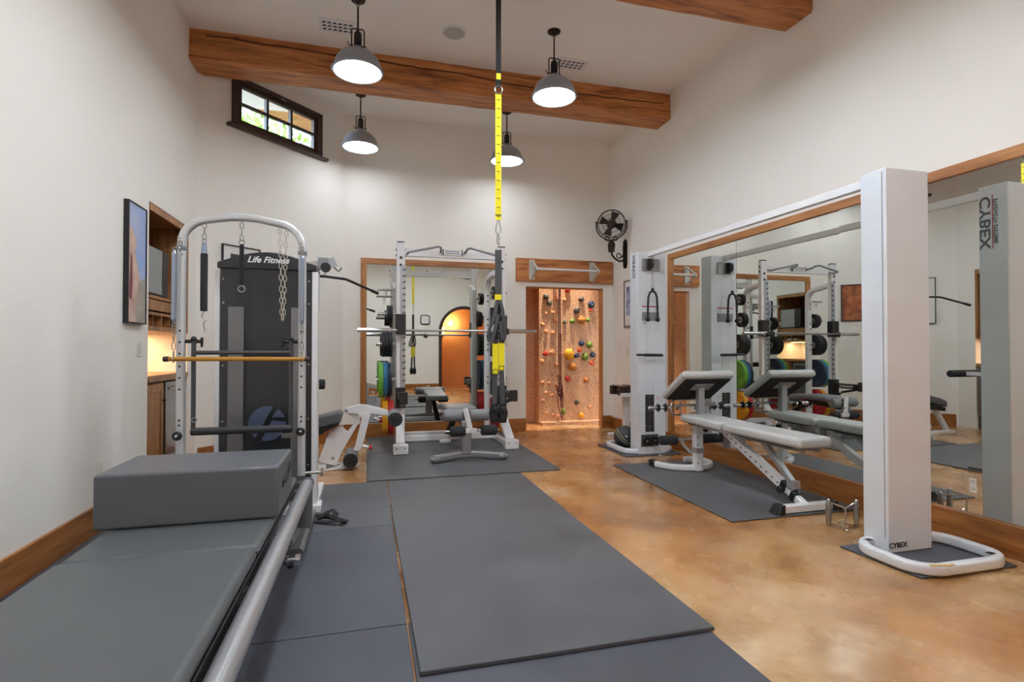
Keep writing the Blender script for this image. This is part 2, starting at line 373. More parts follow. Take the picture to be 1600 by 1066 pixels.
zm = (WZ0+WZ1)/2-.005; chbox(b, g0, g1, 0, .05, zm-.013, zm+.013)
b.done('window_sash', WD, wn, bevel=.003)
GL = bpy.data.materials.new('window_glass'); GL.use_nodes = True; n_ = GL.node_tree; n_.nodes.remove(n_.nodes['Principled BSDF'])
tr = n_.nodes.new('ShaderNodeBsdfTransparent'); gs = n_.nodes.new('ShaderNodeBsdfGlossy'); gs.inputs['Roughness'].default_value = 0; mxs = n_.nodes.new('ShaderNodeMixShader'); mxs.inputs[0].default_value = .07
n_.links.new(tr.outputs[0], mxs.inputs[1]); n_.links.new(gs.outputs[0], mxs.inputs[2]); n_.links.new(mxs.outputs[0], n_.nodes['Material Output'].inputs[0])
b = B(); chbox(b, g0, g1, .022, .027, WZ0+.08, WZ1-.1); b.done('pane', GL, wn, flat=True)
b = B(); chbox(b, WT0-.06, WT1+.07, -.07, .0, WZ0-.035, WZ0); b.done('window_sill', WD, wn, bevel=.006)
b = B(); cm = (WT0+WT1)/2; b.cyl(CH(cm, -.03, WZ1-.05), CH(cm, -.055, WZ1-.05), .012).bar(CH(cm, -.05, WZ1-.05), CH(cm+.05, -.05, WZ1-.055), .012, .01); b.done('window_latch', STEEL, wn)
# outside the window: eave boards, stone wall, leafy tree
EV = wood('eave_boards', (206, 150, 104), (190, 132, 88), (160, 104, 66), 0, .6)
b = B(); chbox(b, -2.5, 5.0, .16, 1.9, 4.86, 4.92); tag(b.done('roof_eave', EV, bevel=.004), 'orange-brown boarded roof eave seen through the high window', 'roof eave')
STN = mat('stone_wall', (196, 180, 164), .9, rgb2=(128, 104, 84), vscale=9, bump=.6, bscale=12)
b = B(); chbox(b, 3.1, 3.4, .5, 3.6, 2.8, 4.85); tag(b.done('outside_stone_wall', STN), 'pale stone wall outside, in the rightmost panes of the high window', 'stone wall')
LEAF = mat('leaves', (96, 142, 52), .6, rgb2=(150, 190, 84), vscale=8)
tr_ = thing('outside_tree', CH(2.1, 2.6, 2.2), 'leafy green tree outside the high window', 'tree')
b = B(); b.tube([CH(2.1, 2.6, 2.2), CH(2.15, 2.55, 3.4), CH(2.1, 2.6, 4.6)], [.09, .07, .03], 8); b.done('trunk', mat('bark', (92, 74, 58), .9, bump=.5), tr_)
rg = random.Random(3); b = B()
for k in range(2600):
    tt, nn, zz = rg.gauss(2.2, .55), rg.gauss(2.7, .4), rg.gauss(4.6, .45)
    c = V(CH(tt, nn, zz)); d = Vector((rg.uniform(-1, 1), rg.uniform(-1, 1), rg.uniform(-1, 1))).normalized(); e = d.orthogonal().normalized(); l = rg.uniform(.05, .1)
    b.bm.faces.new([b.bm.verts.new(p) for p in (c-d*l, c+e*l*.45, c+d*l, c-e*l*.45)])
b.done('foliage', LEAF, tr_, flat=True)

# beams
def beam(y0, y1, label, seed):
    rg = random.Random(seed); b = B(); n = 40; x0, x1 = XL, XR
    z0, z1 = 4.105, ZC
    rings = []
    for k in range(n+1):
        x = x0+(x1-x0)*k/n; j = lambda s=.004: rg.uniform(-s, s)
        rings.append([(x, y0+j(), z0+.018+j()), (x, y0+.018, z0+j()), (x, y1-.018, z0+j()), (x, y1+j(), z0+.018+j()), (x, y1+j(), z1), (x, y0+.012+j(.006), z1)])
    b.hull(rings); o = tag(b.done('ceiling_beam', BEAMX, sharp=30), label, 'beam')
    ck = mat('beam_crack', (46, 24, 12), .9); b = B(); z = z1-.07; px = x0+.15; pts = []
    while px < x1-.1:
        pts.append((px, y0-.001, z)); px += rg.uniform(.05, .16); z = min(z1-.03, max(z0+.16, z+rg.uniform(-.012, .010)))
    b.path(pts, [(-.003, -.0035), (.003, -.0035), (.003, .0035), (-.003, .0035)], up=(0, 0, 1)); b.done('drying_crack', ck, o)
beam(5.92, 6.27, 'long hand-hewn brown timber beam crossing the ceiling above the lamps', 1)
beam(3.70, 4.03, 'brown timber beam nearest the camera, cut off by the top of the photo', 2)

# ceiling fittings
def vent(x0, x1, y0, y1, label):
    t = thing('ceiling_vent', ((x0+x1)/2, (y0+y1)/2, ZC-.012), label, 'vent')
    B().bx(x0-.03, x1+.03, y0-.03, y1+.03, ZC-.008, ZC).done('cover_plate', WHITE, t, bevel=.002)
    b = B(); nx, ny = 6, 3
    for i in range(nx):
        for j in range(ny):
            cx = x0+(x1-x0)*(i+.5)/nx; cy = y0+(y1-y0)*(j+.5)/ny
            b.box((cx, cy, ZC-.0088), (.034, .010, .002), (0, 0, 45)); b.box((cx, cy, ZC-.0088), (.010, .034, .002), (0, 0, 45))
            b.box((x0+(x1-x0)*i/nx+.01, cy+.01, ZC-.0088), (.014, .014, .002), (0, 0, 45))
    b.done('grille_openings', mat('vent_dark', (40, 38, 36), .8), t, flat=True)
vent(-.45, -.15, 5.44, 5.61, 'white patterned ceiling vent beside the nearest left pendant lamp')
vent(2.02, 2.34, 5.50, 5.66, 'white patterned ceiling vent right of the front right pendant lamp')
t = thing('ceiling_speaker', (.83, 5.33, ZC-.01), 'round white speaker set flush in the ceiling', 'speaker')
B().lathe([(.125, ZC), (.125, ZC-.006), (.108, ZC-.01), (.106, ZC-.004)], (.83, 5.33, 0)).done('rim', WHITE, t)
B().lathe([(.106, ZC-.003), (.106, ZC-.007), (.05, ZC-.008)], (.83, 5.33, 0)).done('speaker_grille', mat('speaker_mesh', (190, 187, 184), .8, bump=.5, bscale=400), t)

# pendant lamps
DOME = mat('lamp_dome_grey', (150, 156, 166), .3, metal=.3)
DOMEIN = mat('lamp_dome_inside', (236, 236, 236), .4)
LEDM = mat('lamp_glow', (240, 248, 255), .5, emit=LAMP)
LEDB = mat('lamp_glow_dim', (240, 248, 255), .5, emit=LAMP*.55)
LEDR = mat('lamp_glow_boosted', (240, 248, 255), .5, emit=LAMP*2.1)
def pendant():
    x, y, zr = 0, 0, 0                        # rim plane at z = 0 of the root
    t = thing('pendant_lamp', (0, 0, 0), 'x', 'pendant lamp', 'grey dome pendant lamps')
    out = [(.228, 0), (.232, .008), (.222, .02), (.212, .035)] + [(.208*math.cos(R(a)), .035+.17*math.sin(R(a))) for a in range(8, 80, 8)] + [(.035, .21), (.03, .235)]
    inn = [(r-.004, z-.003) for r, z in out[::-1] if z < .2]
    B().lathe(out + inn + [(.222, -.001)], (0, 0, 0), seg=48, caps=False).done('lamp_shade', DOME, t)
    B().lathe([(.001, .012), (.205, .012), (.207, .006), (.205, .002), (.001, .000)], (0, 0, 0), seg=40).done('diffuser', LEDM, t)
    B().ring((0, 0, .001), (0, 0, 1), .215, .007, 48, 8).done('rim_ring', SILVER, t)
    B().lathe([(.045, .205), (.032, .22), (.03, .25), (.036, .255), (.036, .34), (.03, .36), (.014, .37), (.012, .39)], (0, 0, 0), seg=20).done('socket', BLACKM, t)
    b = B(); b.tube([(-.055, 0, .225), (-.055, 0, .385), (-.045, 0, .395), (.045, 0, .395), (.055, 0, .385), (.055, 0, .225)], .006, 8); b.cyl((-.075, 0, .24), (.075, 0, .24), .005, seg=8); b.cyl((-.075, 0, .24), (-.09, 0, .27), .004, seg=8)
    b.done('yoke', BLACKM, t)
    B().cyl((0, 0, .39), (0, 0, .60), .008, seg=10).ring((0, 0, .612), (0, 1, 0), .012, .003, 14, 6).ring((0, 0, .63), (1, 0, 0), .012, .003, 14, 6).done('rod', BRONZE, t)
    B().lathe([(.008, .635), (.02, .64), (.035, .65), (.062, .658), (.066, .67)], (0, 0, 0), seg=28).done('canopy', BRONZE, t)
    return t
P0 = pendant()
lab = {(-.1, 5.05): 'grey dome pendant lamp at front left, rod cut by the photo top', (1.8, 5.05): 'grey dome pendant lamp at front right, hung in front of the beam',
       (-.1, 6.95): 'grey dome pendant lamp beside the high window, beyond the beam', (1.8, 6.95): 'grey dome pendant lamp partly behind the yellow hanging strap',
       (-.1, 3.15): 'grey dome pendant lamp second from the rear wall on the left', (1.8, 3.15): 'grey dome pendant lamp second from the rear wall on the right',
       (-.1, 1.25): 'grey dome pendant lamp nearest the rear wall on the left', (1.8, 1.25): 'grey dome pendant lamp nearest the rear wall on the right'}
for i, ((x, y), l) in enumerate(lab.items()):
    if i == 0: P0.location = (x, y, 3.75); P0['label'] = l
    else:
        p_ = dup(P0, (x, y, 3.75), l)
        if y > 6 or y < 4:                       # far row dimmed to spare the back wall, unseen rear rows boosted as fill
            for c_ in p_.children:
                if c_.name.startswith('diffuser'): c_.data = c_.data.copy(); c_.data.materials[0] = LEDB if y > 6 else LEDR

# ============================================================ MIRRORS
MX = XR-.012
fr = thing('wall_mirror', (MX, 3, BH), 'long mirror along the right wall with timber top and side trim', 'mirror')
sy_ = [5.87, 4.68, 3.43, 2.18, .93, -.32]
for k in range(5):
    ya, yb = sy_[k+1]+.002, sy_[k]-.002; dx = .010 if k == 2 else 0      # one pane sits slightly out of true, as in the photo
    B().xy([(MX-.006-(dx if k == 2 else 0), yb), (MX, yb), (MX, ya), (MX-.006, ya)], BH, 2.335).done('glass_panel', MIRROR, fr, flat=True)
B().bx(XR-.011, XR-.001, -.4, 5.9, BH, 2.36).done('backing', mat('mirror_backing', (60, 66, 62), .6), fr)
B().bx(XR-.04, XR, -.4, 5.95, 2.33, 2.40).done('top_trim', WY, fr, bevel=.004)
B().bx(XR-.04, XR, 5.87, 5.95, BH, 2.33).done('side_trim', WZ, fr, bevel=.004)
fr = thing('wall_mirror', (.9, YB-.02, BH), 'timber-framed mirror on the back wall behind the power rack', 'mirror')
B().bx(-.02, 1.85, YB-.014, YB-.006, .21, 2.385).done('glass_panel', MIRROR, fr, flat=True)
B().bx(-.1, 1.93, YB-.035, YB, 2.385, 2.465).done('top_trim', WX, fr, bevel=.004)
B().bx(-.1, -.02, YB-.035, YB, BH, 2.385).bx(1.85, 1.93, YB-.035, YB, BH, 2.385).done('side_trim', WZ, fr, bevel=.004)
B().bx(-.02, 1.85, YB-.006, YB-.001, .2, 2.4).done('backing', MATS['mirror_backing'], fr)

# ============================================================ DOOR HEADER AND PULL-UP BAR
hb = thing('header_board', (2.87, YB-.05, 2.22), 'wide brown plank fixed above the doorway to the climbing wall', 'plank')
B().bx(2.1, 3.645, YB-.052, YB-.002, 2.22, 2.56).done('plank', BEAMX, hb, bevel=.006)
pb = thing('pull_up_bar', (2.82, 7.3, 2.36), 'white steel pull-up bar bracketed to the plank over the doorway', 'pull-up bar')
B().cyl((2.34, 7.32, 2.37), (3.30, 7.32, 2.37), .017, seg=16).done('bar', WHITE, pb)
for x in (2.34, 3.30):
    b = B(); b.bx(x-.045, x+.045, YB-.060, YB-.052, 2.245, 2.535); b.bar((x, YB-.06, 2.52), (x, 7.31, 2.385), .03, .02); b.bar((x, YB-.06, 2.26), (x, 7.31, 2.36), .03, .02); b.bx(x-.02, x+.02, 7.29, 7.35, 2.35, 2.39)
    b.done('bracket', mat('galvanised', (196, 198, 190), .4, metal=.4), pb, bevel=.002)

# ============================================================ CLIMBING HOLDS
HC = {'g': ('dark grey', (84, 82, 72)), 'w': ('tan', (214, 150, 104)), 'r': ('red', (196, 40, 34)), 'b': ('navy blue', (32, 50, 84)), 'o': ('orange-red', (226, 92, 44)),
      'l': ('green', (108, 140, 44)), 'n': ('ochre', (190, 120, 50)), 'y': ('yellow', (236, 170, 30))}
HM = {k: mat('hold_'+v[0].replace(' ', '_'), v[1], .6, bump=.2) for k, v in HC.items()}
HOLDS = [(2.774,2.057,'g',.05,'dark grey climbing hold at the top left of the wall'),(2.831,1.961,'g',.045,'dark grey climbing hold just below and right of another at top left'),(3.147,2.177,'r',.045,'red climbing hold right under the door head'),
 (3.303,1.848,'g',.055,'dark grey climbing hold right of the upper middle'),(3.385,2.035,'g',.05,'grey climbing hold near the top, right of the ropes'),(3.56,1.95,'b',.055,'navy blue climbing hold at top right by the jamb'),
 (3.55,1.86,'o',.035,'orange-red climbing hold under the top right navy one'),(3.509,1.692,'l',.035,'green climbing hold at upper right'),(3.382,1.69,'n',.075,'large ochre climbing hold at upper right of centre'),
 (3.227,1.668,'l',.045,'green climbing hold beside the large ochre one'),(3.094,1.653,'g',.035,'small grey climbing hold right of the ropes'),(3.389,1.307,'b',.055,'navy blue climbing hold at mid height'),
 (3.357,1.196,'o',.04,'orange-red climbing hold under the mid-height navy one'),(3.529,1.283,'l',.055,'green climbing hold at right, upper of two greens'),(3.452,1.086,'l',.055,'green climbing hold at right, lower of two greens'),
 (2.766,1.136,'r',.045,'red climbing hold at the left side of the wall'),(3.168,1.127,'y',.08,'big yellow climbing hold, upper of the large pair'),(3.225,0.921,'n',.08,'big orange-yellow pocket hold, lower of the large pair'),
 (3.301,1.103,'b',.045,'dark blue climbing hold right of the big yellow one'),(3.586,1.117,'b',.05,'navy blue climbing hold by the right jamb at mid height'),(3.571,0.983,'o',.04,'orange-red climbing hold by the right jamb, below a navy one'),
 (3.152,0.727,'r',.05,'red climbing hold below the big yellow pair'),(3.468,0.703,'n',.045,'ochre climbing hold at lower right'),(3.309,0.338,'g',.045,'grey climbing hold low on the wall'),(3.382,0.127,'y',.045,'yellow climbing hold close to the floor'),
 (3.073,0.197,'l',.04,'green climbing hold low beside the rope end')]
SM = [(2.952,2.024,.05),(3.094,2.016,.035),(2.774,1.79,.03),(2.895,1.804,.035),(2.938,1.671,.04),(2.715,1.607,.035),(2.779,1.492,.035),(2.894,1.476,.04),(3.028,1.465,.025),(2.876,1.153,.055),(2.71,1.011,.04),(2.953,0.954,.03),
 (3.009,0.788,.035),(2.714,0.671,.035),(2.829,0.66,.03),(2.949,0.626,.03),(2.773,0.501,.03),(2.885,0.463,.03),(2.719,0.382,.035),(3.529,0.266,.035),(2.778,0.178,.03),(2.893,0.143,.03),(3.028,1.135,.025),(2.982,0.127,.03),(2.894,0.804,.025)]
rh = random.Random(11)
def hold(x, y, z, r, m, label, group=None, pocket=False):
    b = B(); b.ball((x, y-r*.35, z), r, (1, .85, rh.uniform(.7, 1.25)), 2, .12, rh); b.ball((x+rh.uniform(-.4, .4)*r, y-r*.5, z+.5*r), r*.6, (1, .9, .8), 2, .1, rh)
    o = tag(b.done('climbing_hold', m, sharp=60), label, 'climbing hold', group)
    B().cyl((x, y-r*1.25, z-.1*r), (x, y-r*1.1, z-.1*r), .008, seg=8).done('bolt', STEEL, o)
    return o
for x, z, k, r, l in HOLDS: hold(x, 8.2, z, r, HM[k], l)
cols = {'far left': [], 'left': [], 'middle': [], 'right': []}
for h in SM: cols['far left' if h[0] < 2.745 else 'left' if h[0] < 2.838 else 'middle' if h[0] < 2.91 else 'right'].append(h)
ordn = ['topmost', 'second from top', 'third from top', 'fourth from top', 'fifth from top', 'sixth from top', 'seventh from top', 'eighth from top', 'ninth from top', 'tenth from top', 'eleventh from top']
for cn, hs in cols.items():
    for k, (x, z, r) in enumerate(sorted(hs, key=lambda h: -h[1])):
        hold(x, 8.2, z, r, HM['w'], 'small tan climbing hold, %s in the %s column by the ropes' % (ordn[k], cn), 'small tan climbing holds')
for z, l in ((1.80, 'red climbing hold on the side wall, upper of two seen in the mirror'), (1.41, 'red climbing hold on the side wall, lower of two seen in the mirror')):
    b = B(); b.ball((2.25, 8.15, z), .06, (.7, 1, .9), 2, .12, rh); tag(b.done('climbing_hold', HM['r'], sharp=60), l, 'climbing hold')
ROPE = mat('maroon_rope', (86, 32, 38), .85, bump=.4, bscale=90)
b = B(); b.tube([(2.95+.006*math.sin(z*3), 8.06, z) for z in [4.2-.14*k for k in range(27)]] , .010, 8)
b.tube([(2.975+.008*math.sin(z*2+1), 8.05, z) for z in [4.2-.14*k for k in range(29)]] , .010, 8)
for k in range(4): b.tube([(2.95+.05*math.sin(t)*(1-.15*k)+.01*k, 8.05-.008*k, .61-.05*k+.07*math.cos(t)) for t in [R(a*20) for a in range(18)]], .007, 6, True)
b.tube([(2.935, 8.05, .56), (2.915, 8.04, .43), (2.935, 8.03, .28), (2.965, 7.99, .12)], .007, 6); b.tube([(2.985, 8.05, .58), (3.015, 8.04, .40), (2.995, 8.02, .26), (2.965, 7.97, .08)], .007, 6)
tag(b.done('climbing_rope', ROPE), 'maroon climbing rope hanging down the climbing wall, knotted near the bottom', 'rope')
# nook lamp above the door head
ls = bpy.data.lights.new('nook_lamp', 'SPOT'); ls.shadow_soft_size = .03; ls.spot_size = R(32); ls.spot_blend = .5; ls.energy = 560; ls.color = (1, .84, .66)
lo = bpy.data.objects.new('nook_lamp', ls); COL.objects.link(lo); lo.location = (3.04, 7.79, 4.33); lo.rotation_euler = (R(8), 0, 0)
ls = bpy.data.lights.new('passage_lamp', 'POINT'); ls.energy = 26; ls.color = (1, .76, .42); ls.shadow_soft_size = .06
lo = bpy.data.objects.new('passage_lamp', ls); COL.objects.link(lo); lo.location = (2.6, -2.2, 2.05)
t = thing('wall_sconce', (2.35, -2.32, 1.55), 'lit amber wall sconce in the passage beyond the arch', 'sconce')
B().lathe([(.05, 1.7), (.065, 1.75), (.075, 1.92)], (2.35, -2.3, 0), seg=20).done('sconce_shade', mat('sconce_glow', (255, 196, 110), .5, emit=6), t)
B().bx(2.32, 2.38, -2.4, -2.36, 1.6, 1.8).cyl((2.35, -2.38, 1.66), (2.35, -2.3, 1.7), .015).done('bracket', BRONZE, t)

# ============================================================ RUBBER MATS
def rmat(pts, z0, z1, label, m=MATR, group=None):
    return tag(B().xy(pts, z0, z1).done('rubber_mat', m, bevel=.003, seg=1), label, 'rubber mat', group)
def rct(x0, x1, y0, y1): return [(x0, y0), (x1, y0), (x1, y1), (x0, y1)]
rmat(rct(-1.708, .168, 3.77, 5.03), .001, .013, 'rubber floor mat under the far end of the tower bench', MATR2)
rmat(rct(-1.708, .168, 2.405, 3.762), .001, .013, 'rubber floor mat beside the grey bench, middle of the left run')
rmat(rct(-1.708, .168, 1.03, 2.397), .001, .013, 'rubber floor mat at the bottom left of the photo', MATR)
rmat(rct(.176, 1.44, 3.79, 5.02), .001, .013, 'rubber floor mat between the centre mat and the rack mats', MATR2)
rmat(rct(.176, 1.42, 1.05, 2.412), .001, .013, 'rubber floor mat at the bottom centre of the photo')
rmat([(.19, 2.0), (1.435, 1.995), (1.41, 3.99), (.172, 3.98)], .014, .032, 'large raised rubber mat in the middle of the floor', MATR2)
rmat(rct(-.01, 1.87, 5.07, 6.39), .001, .014, 'rubber mat under the front feet of the power rack', MATR2)
rmat(rct(-.01, 1.87, 6.40, 7.56), .001, .014, 'rubber mat against the back wall beneath the power rack', MATR2)
rmat(rct(2.47, 3.60, 3.23, 5.12), .001, .013, 'black rubber mat under the adjustable bench', MATR2)
rmat([(2.80, 2.66), (2.83, 2.18), (3.5, 2.16), (3.60, 2.66)], .001, .012, 'small black rubber mat under the nearer cable column')
rmat([(2.80, 6.25), (2.80, 5.47), (3.5, 5.47), (3.60, 6.25)], .001, .012, 'small black rubber mat under the far cable column')

# ============================================================ PADDED TOWER BENCH (reformer)
RX0, RX1, RY = -1.125, -.375, 3.72
rf = thing('tower_bench', (-.765, 2.3, .013), 'long grey padded exercise bench with silver rails and an arched steel tower', 'exercise bench')
for x in (RX0, RX1):
    b = B(); b.tube([(x, .55, .345 if x > -1 else .325), (x, 3.66, .345 if x > -1 else .325)], .038, 24); b.done('side_rail', SILVER, rf)
b = B()
for x in (RX0, RX1):
    b.cyl((x, 3.66, .345), (x, 3.74, .345), .04, .036)
b.done('rail_end_cap', mat('rail_cap', (96, 99, 106), .35, metal=.3), rf, bevel=.003)
for x in (RX0+.0, RX1-.02):
    B().tube([(x, 3.7, .36), (x, 3.70, .2), (x, 3.70, .06)], [.05, .052, .05], 20).done('tower_foot', mat('foot_grey', (100, 102, 106), .4), rf)
    B().path([(x, 3.30, .045), (x, 3.36, .05), (x, 4.02, .05), (x, 4.08, .045)], rrect(.08, .055, .025)).done('floor_runner', SILD, rf)
    B().lathe([(.03, .0), (.032, .008), (.012, .012), (.012, .03)], (x, 3.36, .013), seg=18).lathe([(.03, .0), (.032, .008), (.012, .012), (.012, .03)], (x, 4.02, .013), seg=18).done('levelling_foot', CHROME, rf)
B().bar((RX0, .9, .33), (RX1, .9, .33), .06, .05).bar((RX0, 2.2, .30), (RX1, 2.2, .30), .06, .04).bar((RX0, 3.5, .33), (RX1, 3.5, .33), .06, .05).done('cross_member', SILD, rf)
for yy in (.7,):
    for x in (RX0, RX1): B().cyl((x, yy, .013), (x, yy, .33), .03).done('leg', SILD, rf)
B().bx(-1.10, -.425, .6, 3.62, .355, .372).done('carriage_board', BLACK, rf, bevel=.004)
def cushion(y0, y1, zt, zt2):
    b = B(); n = 1
    b.bx(-1.115, -.425, y0, y1, .372, zt)
    o = b.done('cushion', VINYL, rf, bevel=.026, seg=5)
    return o
c1 = cushion(.62, 2.345, .432, 0); c2 = cushion(2.365, 3.60, .422, 0)
b = B(); b.tube([(RX1+.03, 2.62, .27), (RX1+.05, 2.60, .24), (RX1+.02, 2.72, .19), (RX1-.03, 2.95, .16), (RX1-.05, 3.2, .2), (RX1-.04, 3.5, .3)], .008, 8); b.done('rope_cord', BLKS, rf)
b = B(); b.cyl((RX1+.005, 2.58, .275), (RX1+.075, 2.58, .275), .009).cyl((RX1+.065, 2.58, .275), (RX1+.085, 2.58, .275), .024).cyl((RX1+.025, 2.58, .275), (RX1+.035, 2.58, .275), .022).cyl((RX1+.0, 2.58, .31), (RX1+.03, 2.58, .26), .012); b.done('adjustment_knob', CHROME, rf)
b = B(); b.bar((RX1-.0, 2.88, .25), (RX1+.0, 3.16, .22), .035, .03).bar((RX1-.05, 3.16, .22), (RX1-.03, 3.3, .26), .03, .03); b.done('pulley_arm', SILD, rf, bevel=.004)
# the tower
TX0, TX1 = -1.115, -.415
prof = rrect(.046, .052, .015)
ZB = .40
pts = [(TX0, RY, ZB), (TX0, RY, 1.0), (TX0, RY, 1.86)]
pts += [(TX0+.16-.16*math.cos(R(a)), RY, 1.875+.155*math.sin(R(a))) for a in (10, 25, 40, 55, 70, 84)]
pts += [(-.85, RY, 2.052), (-.765, RY, 2.056), (-.68, RY, 2.052)]
pts += [(TX1-.16+.16*math.cos(R(a)), RY, 1.875+.155*math.sin(R(a))) for a in (84, 70, 55, 40, 25, 10)]
pts += [(TX1, RY, 1.86), (TX1, RY, 1.0), (TX1, RY, ZB)]
B().path(pts, prof, up=(0, 1, 0)).done('tower_arch', mat('tower_silver', (206, 208, 210), .3, metal=.35), rf, sharp=50)
b = B()
for x in (TX0, TX1):
    for z in (1.33, 1.26, 1.19, 1.11, 1.04, .97, .78, .75):
        b.cyl((x, RY-.028, z), (x, RY-.024, z), .0065, seg=10)
b.done('adjustment_hole', BLACK, rf)
b = B()
for x, s in ((TX0, -1), (TX1, 1)):
    b.ring((x, RY-.032, 1.87), (0, 1, 0), .012, .003, 14, 6).ring((x, RY-.034, 1.83), (1, 0, 0), .012, .003, 14, 6).cyl((x-.008, RY-.03, 1.90), (x-.008, RY-.04, 1.90), .006).cyl((x+.008, RY-.03, 1.80), (x+.008, RY-.04, 1.80), .006)
b.done('eye_bolt', STEEL, rf)
b = B()
for x in (TX0, TX1): b.bx(x-.026, x+.026, RY-.03, RY+.03, 1.83, 1.855)
b.done('clamp_band', SILD, rf, bevel=.003)
for x in (TX0, TX1):
    o = B().lathe([(.012, 0), (.012, .02), (.026, .024), (.028, .036), (.022, .042)], (x, RY-.026, .69), (0, -1, 0), 24).done('clamp_knob', BLACK, rf)
    B().lathe([(.010, 0), (.010, .004), (.006, .005)], (x, RY-.0675, .69), (0, -1, 0), 16).done('knob_cap', CHROME, o)
B().cyl((TX1+.02, RY, .33+.08), (TX1+.12, RY, .41), .01).lathe([(.025, 0), (.03, .006), (.025, .012)], (TX1+.12, RY, .41), (1, 0, 0), 20).bar((TX1-.12, RY, .66), (TX1-.02, RY, .66), .03, .03).done('pull_pin', mat('nickel', (190, 188, 180), .25, metal=.9), rf)
# push-through bar (hinged on the tower)
BX0, BX1 = -1.045, -.482
pt = B().tube([(BX0, RY, 1.28), (BX0, RY, .70)], .0135, 14).tube([(BX1, RY, 1.28), (BX1, RY, .70)], .0135, 14).cyl((BX0, RY, 1.195), (BX1, RY, 1.195), .013).done('push_through_bar', mat('gunmetal', (84, 85, 88), .4, metal=.5), rf)
B().cyl((BX0-.012, RY, .705), (BX1+.012, RY, .705), .024).done('foam_grip', mat('dark_foam_grip', (52, 53, 56), .6), pt, bevel=.006)
for x, s in ((BX0, 1), (BX1, -1)):
    B().cyl((x-s*.05, RY, 1.265), (x+s*.045, RY, 1.265), .011).cyl((x+s*.045, RY, 1.24), (x+s*.045, RY, 1.29), .008).cyl((x+s*.045, RY-.0, 1.245), (x+s*.052, RY-.03, 1.235), .007).ball((x, RY, 1.28), .018).done('hinge_knob', BLACKM, pt)
B().ring((BX0+.012, RY-.02, .78), (0, 1, 0), .014, .003, 16, 6).done('wire_clip', STEEL, pt)

def chain(b, p0, p1, n, ww=.011, r=.0028):
    p0, p1 = V(p0), V(p1); d = (p1-p0).normalized(); L = (p1-p0).length/n
    for k in range(n):
        c = p0+d*L*(k+.5); a, u, _ = frame(d)
        s = a if k % 2 == 0 else u
        hl = L*.5
        pts = []
        for t in range(0, 180, 30): pts.append(c + s*ww*math.cos(R(t)) + d*(hl*.55 + ww*.75*math.sin(R(t))))
        for t in range(180, 360, 30): pts.append(c + s*ww*math.cos(R(t)) + d*(-hl*.55 + ww*.75*math.sin(R(t))))
        b.tube(pts, r, 6, True, up=tuple(s.cross(d)))
    return b
YF = RY-.052
# the two side springs and the wooden roll-down bar
SPR = mat('spring_steel', (160, 172, 192), .28, metal=.85)
for x, l in ((TX0-.025, 'silver spring hanging outside the left tower post'), (TX1+.004, 'silver spring hanging along the right tower post')):
    t = thing('tension_spring', (x, YF, 1.38), l, 'spring')
    B().cyl((x, YF, 1.80), (x, YF, 1.40), .0145, seg=16).cyl((x, YF, 1.80), (x, YF, 1.82), .0145, .005, 16).cyl((x, YF, 1.40), (x, YF, 1.375), .0145, .005, 16).done('coil', SPR, t)
    B().ring((x, YF, 1.828), (0, 1, 0), .009, .0025, 14, 6).ring((x, YF, 1.366), (0, 1, 0), .010, .0025, 14, 6).done('end_loop', STEEL, t)
    c = chain(B(), (x, YF, 1.36), (x, YF, 1.16), 4, .010, .0028); c.ring((x, YF, 1.155), (1, 0, 0), .018, .003, 18, 6); o = tag(c.done('snap_chain', STEEL), 'short snap chain under the %s spring, holding the wooden bar' % ('left' if x < -1 else 'right'), 'chain', 'snap chains on the wooden bar')
t = thing('roll_down_bar', (-.777, YF, 1.14), 'honey-coloured wooden bar with dark end caps hung across the tower', 'wooden bar')
B().cyl((-1.175, YF, 1.157), (-.38, YF, 1.153), .0135, seg=20).done('bar', mat('honey_wood', (196, 140, 52), .4, rgb2=(176, 120, 40), vscale=4, stretch=(.3, 6, 6)), t)
B().cyl((-1.195, YF, 1.157), (-1.165, YF, 1.157), .0165).cyl((-.392, YF, 1.153), (-.362, YF, 1.153), .0165).done('end_cap', mat('cap_brown', (62, 48, 44), .5), t, bevel=.003)
# padded spring, strap, chain
x = -.991; t = thing('padded_spring', (x, YF+.02, 1.36), 'spring in a black foam sleeve hanging at the left of the tower arch', 'spring')
yy = RY
B().cyl((x, yy, 1.815), (x, yy, 1.455), .0205, seg=20).done('foam_sleeve', FOAM, t, bevel=.004)
B().cyl((x, yy, 1.88), (x, yy, 1.815), .012, .018, 16).ring((x, yy, 1.895), (0, 1, 0), .012, .0028, 16, 6).done('spring_end', SPR, t)
B().tube([(x, yy, 1.455), (x-.014, yy, 1.42), (x+.014, yy, 1.40), (x, yy, 1.385), (x, yy, 1.35)], .0035, 8).tube([(x, yy, 1.35), (x+.008, yy, 1.34), (x+.004, yy, 1.325)], .003, 6).done('hook', STEEL, t)
c = chain(B(), (x, yy, 2.014), (x, yy, 1.90), 3, .011, .003); tag(c.done('short_chain', STEEL), 'short steel chain from the arch to the foam-sleeved spring', 'chain')
x = -.777; c = chain(B(), (x, yy, 2.024), (x, yy, 1.905), 3, .011, .003); tag(c.done('short_chain', STEEL), 'short steel chain from the top of the arch to the black strap', 'chain')
t = thing('hanging_strap', (x, yy, 1.57), 'narrow black strap with a ring hanging from the middle of the arch', 'strap')
B().bx(x-.013, x+.013, yy-.003, yy+.003, 1.62, 1.885).bx(x-.012, x+.012, yy-.010, yy-.005, 1.66, 1.88).done('webbing', BLKS, t, bevel=.001)
